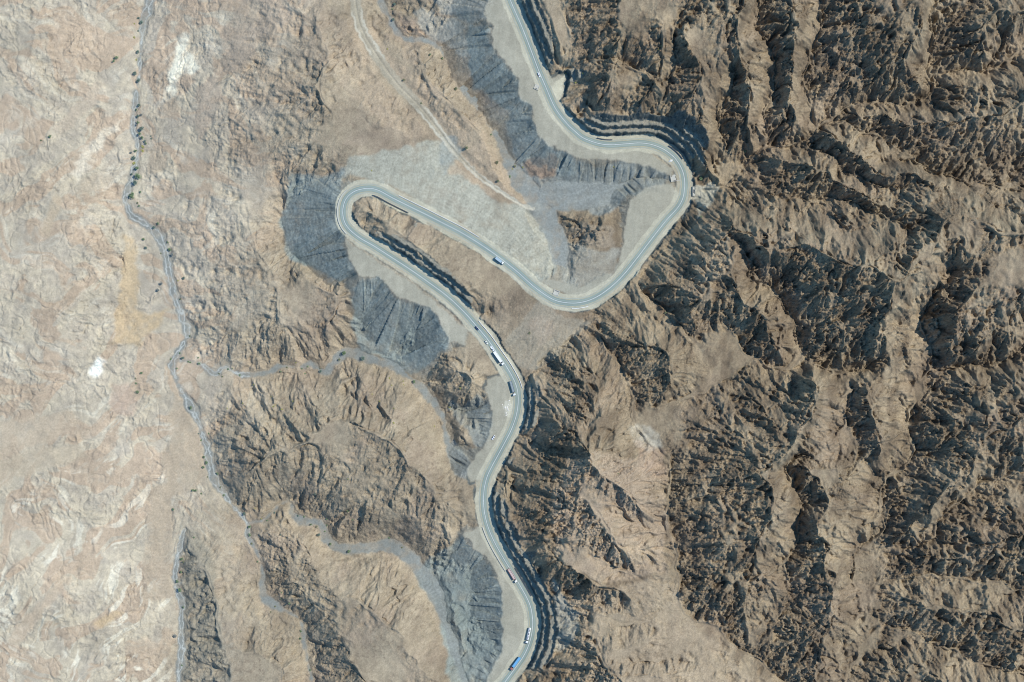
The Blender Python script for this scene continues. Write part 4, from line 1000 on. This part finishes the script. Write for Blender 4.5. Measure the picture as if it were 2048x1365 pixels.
PL = {  # zone: [(px, py, radius px, kind)]
 'beside the upper main wadi': [(277.6,37.6,3,'d'),(284,45,4.6,'d'),(276,62,2.6,'d'),(276.7,105,4.4,'d'),(270.5,147,5,'d'),(277,161,5,'d'),(278,212,4,'d'),(273.2,220.5,3,'g'),(276.2,232.7,4,'d'),(283,230.3,3.4,'s'),(276.7,245.4,3.4,'g'),(283.5,258.6,6,'d'),(281,268.4,4,'g'),(285,276,4,'g'),(289.8,283,3.5,'d'),(292.3,287,3,'g'),(302.5,278,2.5,'d'),(301.6,272.8,2,'d'),(271.8,302.5,4,'g'),(262.5,305.5,3.4,'s'),(268.9,316.2,5.6,'d'),(275.4,336,5,'g'),(276.9,353,6.6,'g'),(271.8,365.4,6,'d'),(264,348.6,3,'d'),(281.3,384.5,3,'g'),(265.2,391.8,7,'g'),(275.4,406.4,2.5,'o'),(278.4,412.6,2.6,'g'),(273,250.8,3,'s')],
 'beside the main wadi between bends': [(316.4,447.4,3,'g'),(307.7,456,4,'d'),(287.9,479,4,'g'),(292,495.8,3.5,'d'),(335.5,484.8,2.6,'g'),(339.9,500,4.6,'g'),(345,510,3.5,'s'),(321.6,507.5,2,'o'),(367.8,556.8,3.4,'d'),(323.3,567,4,'s'),(316.5,580.7,4,'s'),(361,598.5,2.5,'o'),(379.8,672.2,2.5,'o'),(359.8,706.2,2.5,'g'),(341.7,718.4,2.5,'g'),(353.5,737.4,2.5,'g')],
 'among the pale badlands': [(234,115.7,4,'g'),(227.8,123,4,'g'),(101,273.7,4,'g'),(82,281,2.2,'o'),(283.3,745.6,3.5,'g'),(272,767,2.6,'g'),(275.4,784.3,4.2,'g'),(271,757,2,'o'),(347,1019.4,3.5,'g'),(350.8,1271.6,5,'s'),(363.7,1330.8,2.5,'g')],
 'by the side wadi below the scree': [(365.9,715.4,4,'d'),(396.7,715.9,2.6,'g'),(398.4,727.2,3.2,'g'),(376.9,723.8,2.5,'g'),(380.9,724.7,2.5,'g'),(456,738.9,2.6,'g'),(464.8,737.4,2,'g'),(438.4,747.7,2.2,'o'),(479.4,751,2.6,'g'),(445,753.5,2.2,'o'),(561.5,743.4,2.2,'g'),(573.6,735,2.5,'o'),(615.7,733.7,2.6,'g'),(603.7,737.8,2.6,'g'),(609.9,748,2.6,'g'),(641.3,743.3,3.4,'d'),(640.6,737.4,2,'o'),(689,707.4,6,'g'),(678.7,719.5,3,'o'),(726.3,716.2,6,'d'),(828.2,763,4.2,'g')],
 'along the lower main wadi': [(382,815.8,4,'g'),(417.4,868,2.6,'g'),(396.8,868,2.2,'d'),(402,880.7,2.6,'g'),(408.6,914.6,3.5,'g'),(413,925.6,4,'g'),(407.4,934,3.5,'g'),(435,947.6,3,'g'),(414.7,954.2,2.2,'o'),(386,980.6,3.8,'g'),(391.5,980.8,3.6,'g'),(402.3,987.6,2.6,'g'),(447.7,990.8,2.6,'g'),(441,975,2.2,'o'),(488,1027.4,4,'d'),(499,1053,4,'g'),(499.7,1070,3.5,'g'),(503,1088,2.6,'o'),(515.5,1124,2.6,'g'),(578.5,1207.2,3,'g'),(563.2,1185.5,2,'g'),(550.7,1213,2.5,'o'),(541.2,1224.3,2.2,'o'),(562.4,1198,2,'o'),(602,1262.4,3,'g'),(601,1276.3,3.5,'g'),(621,1340.4,2.5,'g')],
 'beside the southwestern channel': [(364,1118,4,'g'),(367.2,1124.7,2.6,'o'),(362.5,1143.7,3.5,'g'),(354.9,1162.8,4,'g'),(361,1179.6,5,'g'),(366.9,1214.8,3,'g'),(387.6,1075,2.6,'g')],
 'along the winding grey side wadi': [(534.8,1041.4,2.6,'g'),(548.7,1026,2.6,'d'),(595.6,1031.8,2.6,'d'),(608,1033.6,2.6,'g'),(622,1049.7,3,'g'),(633.7,1053.8,2.6,'o'),(638.5,1069.2,4.2,'d'),(630.8,987.9,2.6,'d'),(561.2,1070,2,'d'),(653.7,1037.9,2.6,'g'),(653.3,1051,2.6,'g'),(661,1088.4,3.5,'g'),(698.4,1102.3,4.6,'g'),(650,1063.5,2.2,'g'),(778.2,1076,2.6,'g'),(695.5,1022.5,3,'g'),(705.4,1040,2,'g'),(803.9,1095.7,2.2,'o')],
 'near the dirt track and wash': [(860.5,109.5,3,'g'),(885,117.4,3,'g'),(787,40,3.5,'d'),(789.7,9.4,4,'d'),(785,18.6,2.5,'g'),(911.3,178,4,'o'),(807.7,160.4,3,'o'),(842.3,207.3,2.6,'o'),(932.9,295.7,4.5,'o'),(993.5,325.5,4,'o'),(981.8,269.3,2.6,'g'),(1019.9,353.4,2.6,'g'),(1029.7,333,3,'o'),(995.5,362.8,3.5,'o')],
 'on rocky slopes east of the road': [(1402.6,358,5.2,'g'),(1331,625.5,3,'g'),(1058.5,667,2.8,'o'),(1490,302.8,3,'g'),(1402,434.5,3,'g'),(1124,1165,2,'g'),(1236,948,2,'g')],
}
YS = {
 'beside the main wadi': [(272.8,119.6,3),(268.4,76,3),(268.4,47.8,2.2),(286.4,293.8,4),(285,301.6,4),(267.4,326.5,4),(355.8,562,2)],
 'on the hill south of the side wadi': [(547.5,813.6,2.4),(550.5,810.6,2),(562.2,818.7,2),(564.8,819,2),(454.5,817.5,2),(486,806.7,2),(507.3,770.4,2),(542.4,793.5,2),(586.4,802.6,2),(591.5,725.7,2),(743.9,788.7,2.4),(779,756.4,2.4),(759.3,803.3,2),(787.8,817.2,2),(784,771,2),(806.7,763,2),(807.7,770.5,2),(788,846,2.4),(868.3,853,2.4),(696,958.6,2),(921,776.7,2.6),(899.6,814.9,2.6),(510,1017,2),(523,1037.7,2)],
 'on the hills around the upper loop': [(774.4,98.8,2.2),(743,342,2),(1323,92,2.4),(1318,99,2),(1151,165,2.6),(1132,148,2),(1166.5,147.5,2),(1025,338,2),(1046,335,2.2),(1228,334,2.4)],
}
KN = {'d': 'dark green', 'g': 'green', 'o': 'olive', 's': 'grey'}
cnt = 0
for zone, pl in PL.items():
    kinds = {}
    for t in sorted(pl, key=lambda t: (t[1], t[0])): kinds.setdefault((t[3], 'tree' if t[2] >= 2.9 else 'bush'), []).append(t)
    for (k, what), lst in kinds.items():
        for n_, (px, py, r_, _k) in enumerate(lst):
            x, y, z = ground_at(px, py); rm = r_ * GSD * 1.0
            word = 'desert acacia tree' if what == 'tree' else 'bush'
            lab = '%s %s %s' % (KN[k], word, zone)
            if len(lst) > 1: lab += ', %s from the top' % WORDS[n_] if n_ < len(lst) - 1 or n_ == 0 else ', the lowest one'
            else: lab = ('lone ' + lab)
            if what == 'tree':
                e = empty('acacia_tree', (x, y, z), R.uniform(0, 6.28)); h = rm * R.uniform(1.15, 1.5); e.scale = (rm, rm * R.uniform(.85, 1.1), h)
                for nm, ms in (('trunk', TR[cnt % 3]), ('crown', CR[k][cnt % 4])):
                    o = bpy.data.objects.new(nm, ms); C.objects.link(o); o.parent = e
            else:
                e = bpy.data.objects.new('bush', CR[k][cnt % 4]); C.objects.link(e); e.location = (x, y, z - rm * .35); e.scale = (rm, rm, rm * .9); e.rotation_euler = (0, 0, R.uniform(0, 6.28))
            tag(e, lab, 'tree' if what == 'tree' else 'bush', ('trees ' if what == 'tree' else 'bushes ') + zone); cnt += 1
for zone, pl in YS.items():
    for n_, (px, py, r_) in enumerate(sorted(pl, key=lambda t: t[1])):
        x, y, z = ground_at(px, py); rm = r_ * GSD * 1.05
        o = bpy.data.objects.new('desert_shrub', CR['y'][n_ % 4]); C.objects.link(o); o.location = (x, y, z - rm * .4); o.scale = (rm, rm, rm * .8); o.rotation_euler = (0, 0, R.uniform(0, 6.28))
        tag(o, 'small yellow shrub %s, %s from the top' % (zone, WORDS[n_]), 'shrub', 'yellow shrubs ' + zone)
print('things', time.time() - T0, cnt)

# ------------------------------------------------------------------ light, sky, camera
SUN_EL, SUN_AZ = math.radians(53), math.radians(24)     # azimuth measured from +x towards +y
sd = Vector((math.cos(SUN_EL) * math.cos(SUN_AZ), math.cos(SUN_EL) * math.sin(SUN_AZ), math.sin(SUN_EL)))
sun = bpy.data.lights.new('sun', 'SUN'); sun.energy = 4.1; sun.angle = math.radians(.53); sun.color = (1.0, .95, .87)
so = bpy.data.objects.new('sun', sun); C.objects.link(so); so.rotation_euler = sd.to_track_quat('Z', 'Y').to_euler(); so.location = sd * 1500
wd = bpy.data.worlds.new('World'); sc.world = wd; wd.use_nodes = True
N = wd.node_tree.nodes; L = wd.node_tree.links
sk = N.new('ShaderNodeTexSky'); sk.sky_type = 'NISHITA'; sk.sun_disc = False; sk.sun_elevation = SUN_EL; sk.sun_rotation = math.pi / 2 - SUN_AZ
sk.altitude = 300; sk.air_density = 1.0; sk.dust_density = .6; sk.ozone_density = 3.0
tint = N.new('ShaderNodeVectorMath'); tint.operation = 'MULTIPLY'; tint.inputs[1].default_value = (.60, 1.0, 1.18)
L.new(sk.outputs['Color'], tint.inputs[0]); L.new(tint.outputs['Vector'], N['Background'].inputs['Color']); N['Background'].inputs['Strength'].default_value = .135
cam = bpy.data.cameras.new('camera'); cam.sensor_width = 36; cam.lens = 36 * HC / 1024.0; cam.clip_start = 10; cam.clip_end = 20000
cob = bpy.data.objects.new('camera', cam); C.objects.link(cob); cob.location = (0, 0, HC); sc.camera = cob
vs = sc.view_settings; vs.view_transform = 'Standard'; vs.look = 'None'; vs.exposure = 0.0; vs.gamma = 1.0
sc.cycles.pixel_filter_type = 'BLACKMAN_HARRIS'; sc.cycles.filter_width = 1.05
sc.cycles.max_bounces = 4; sc.cycles.diffuse_bounces = 2
print('done', time.time() - T0)
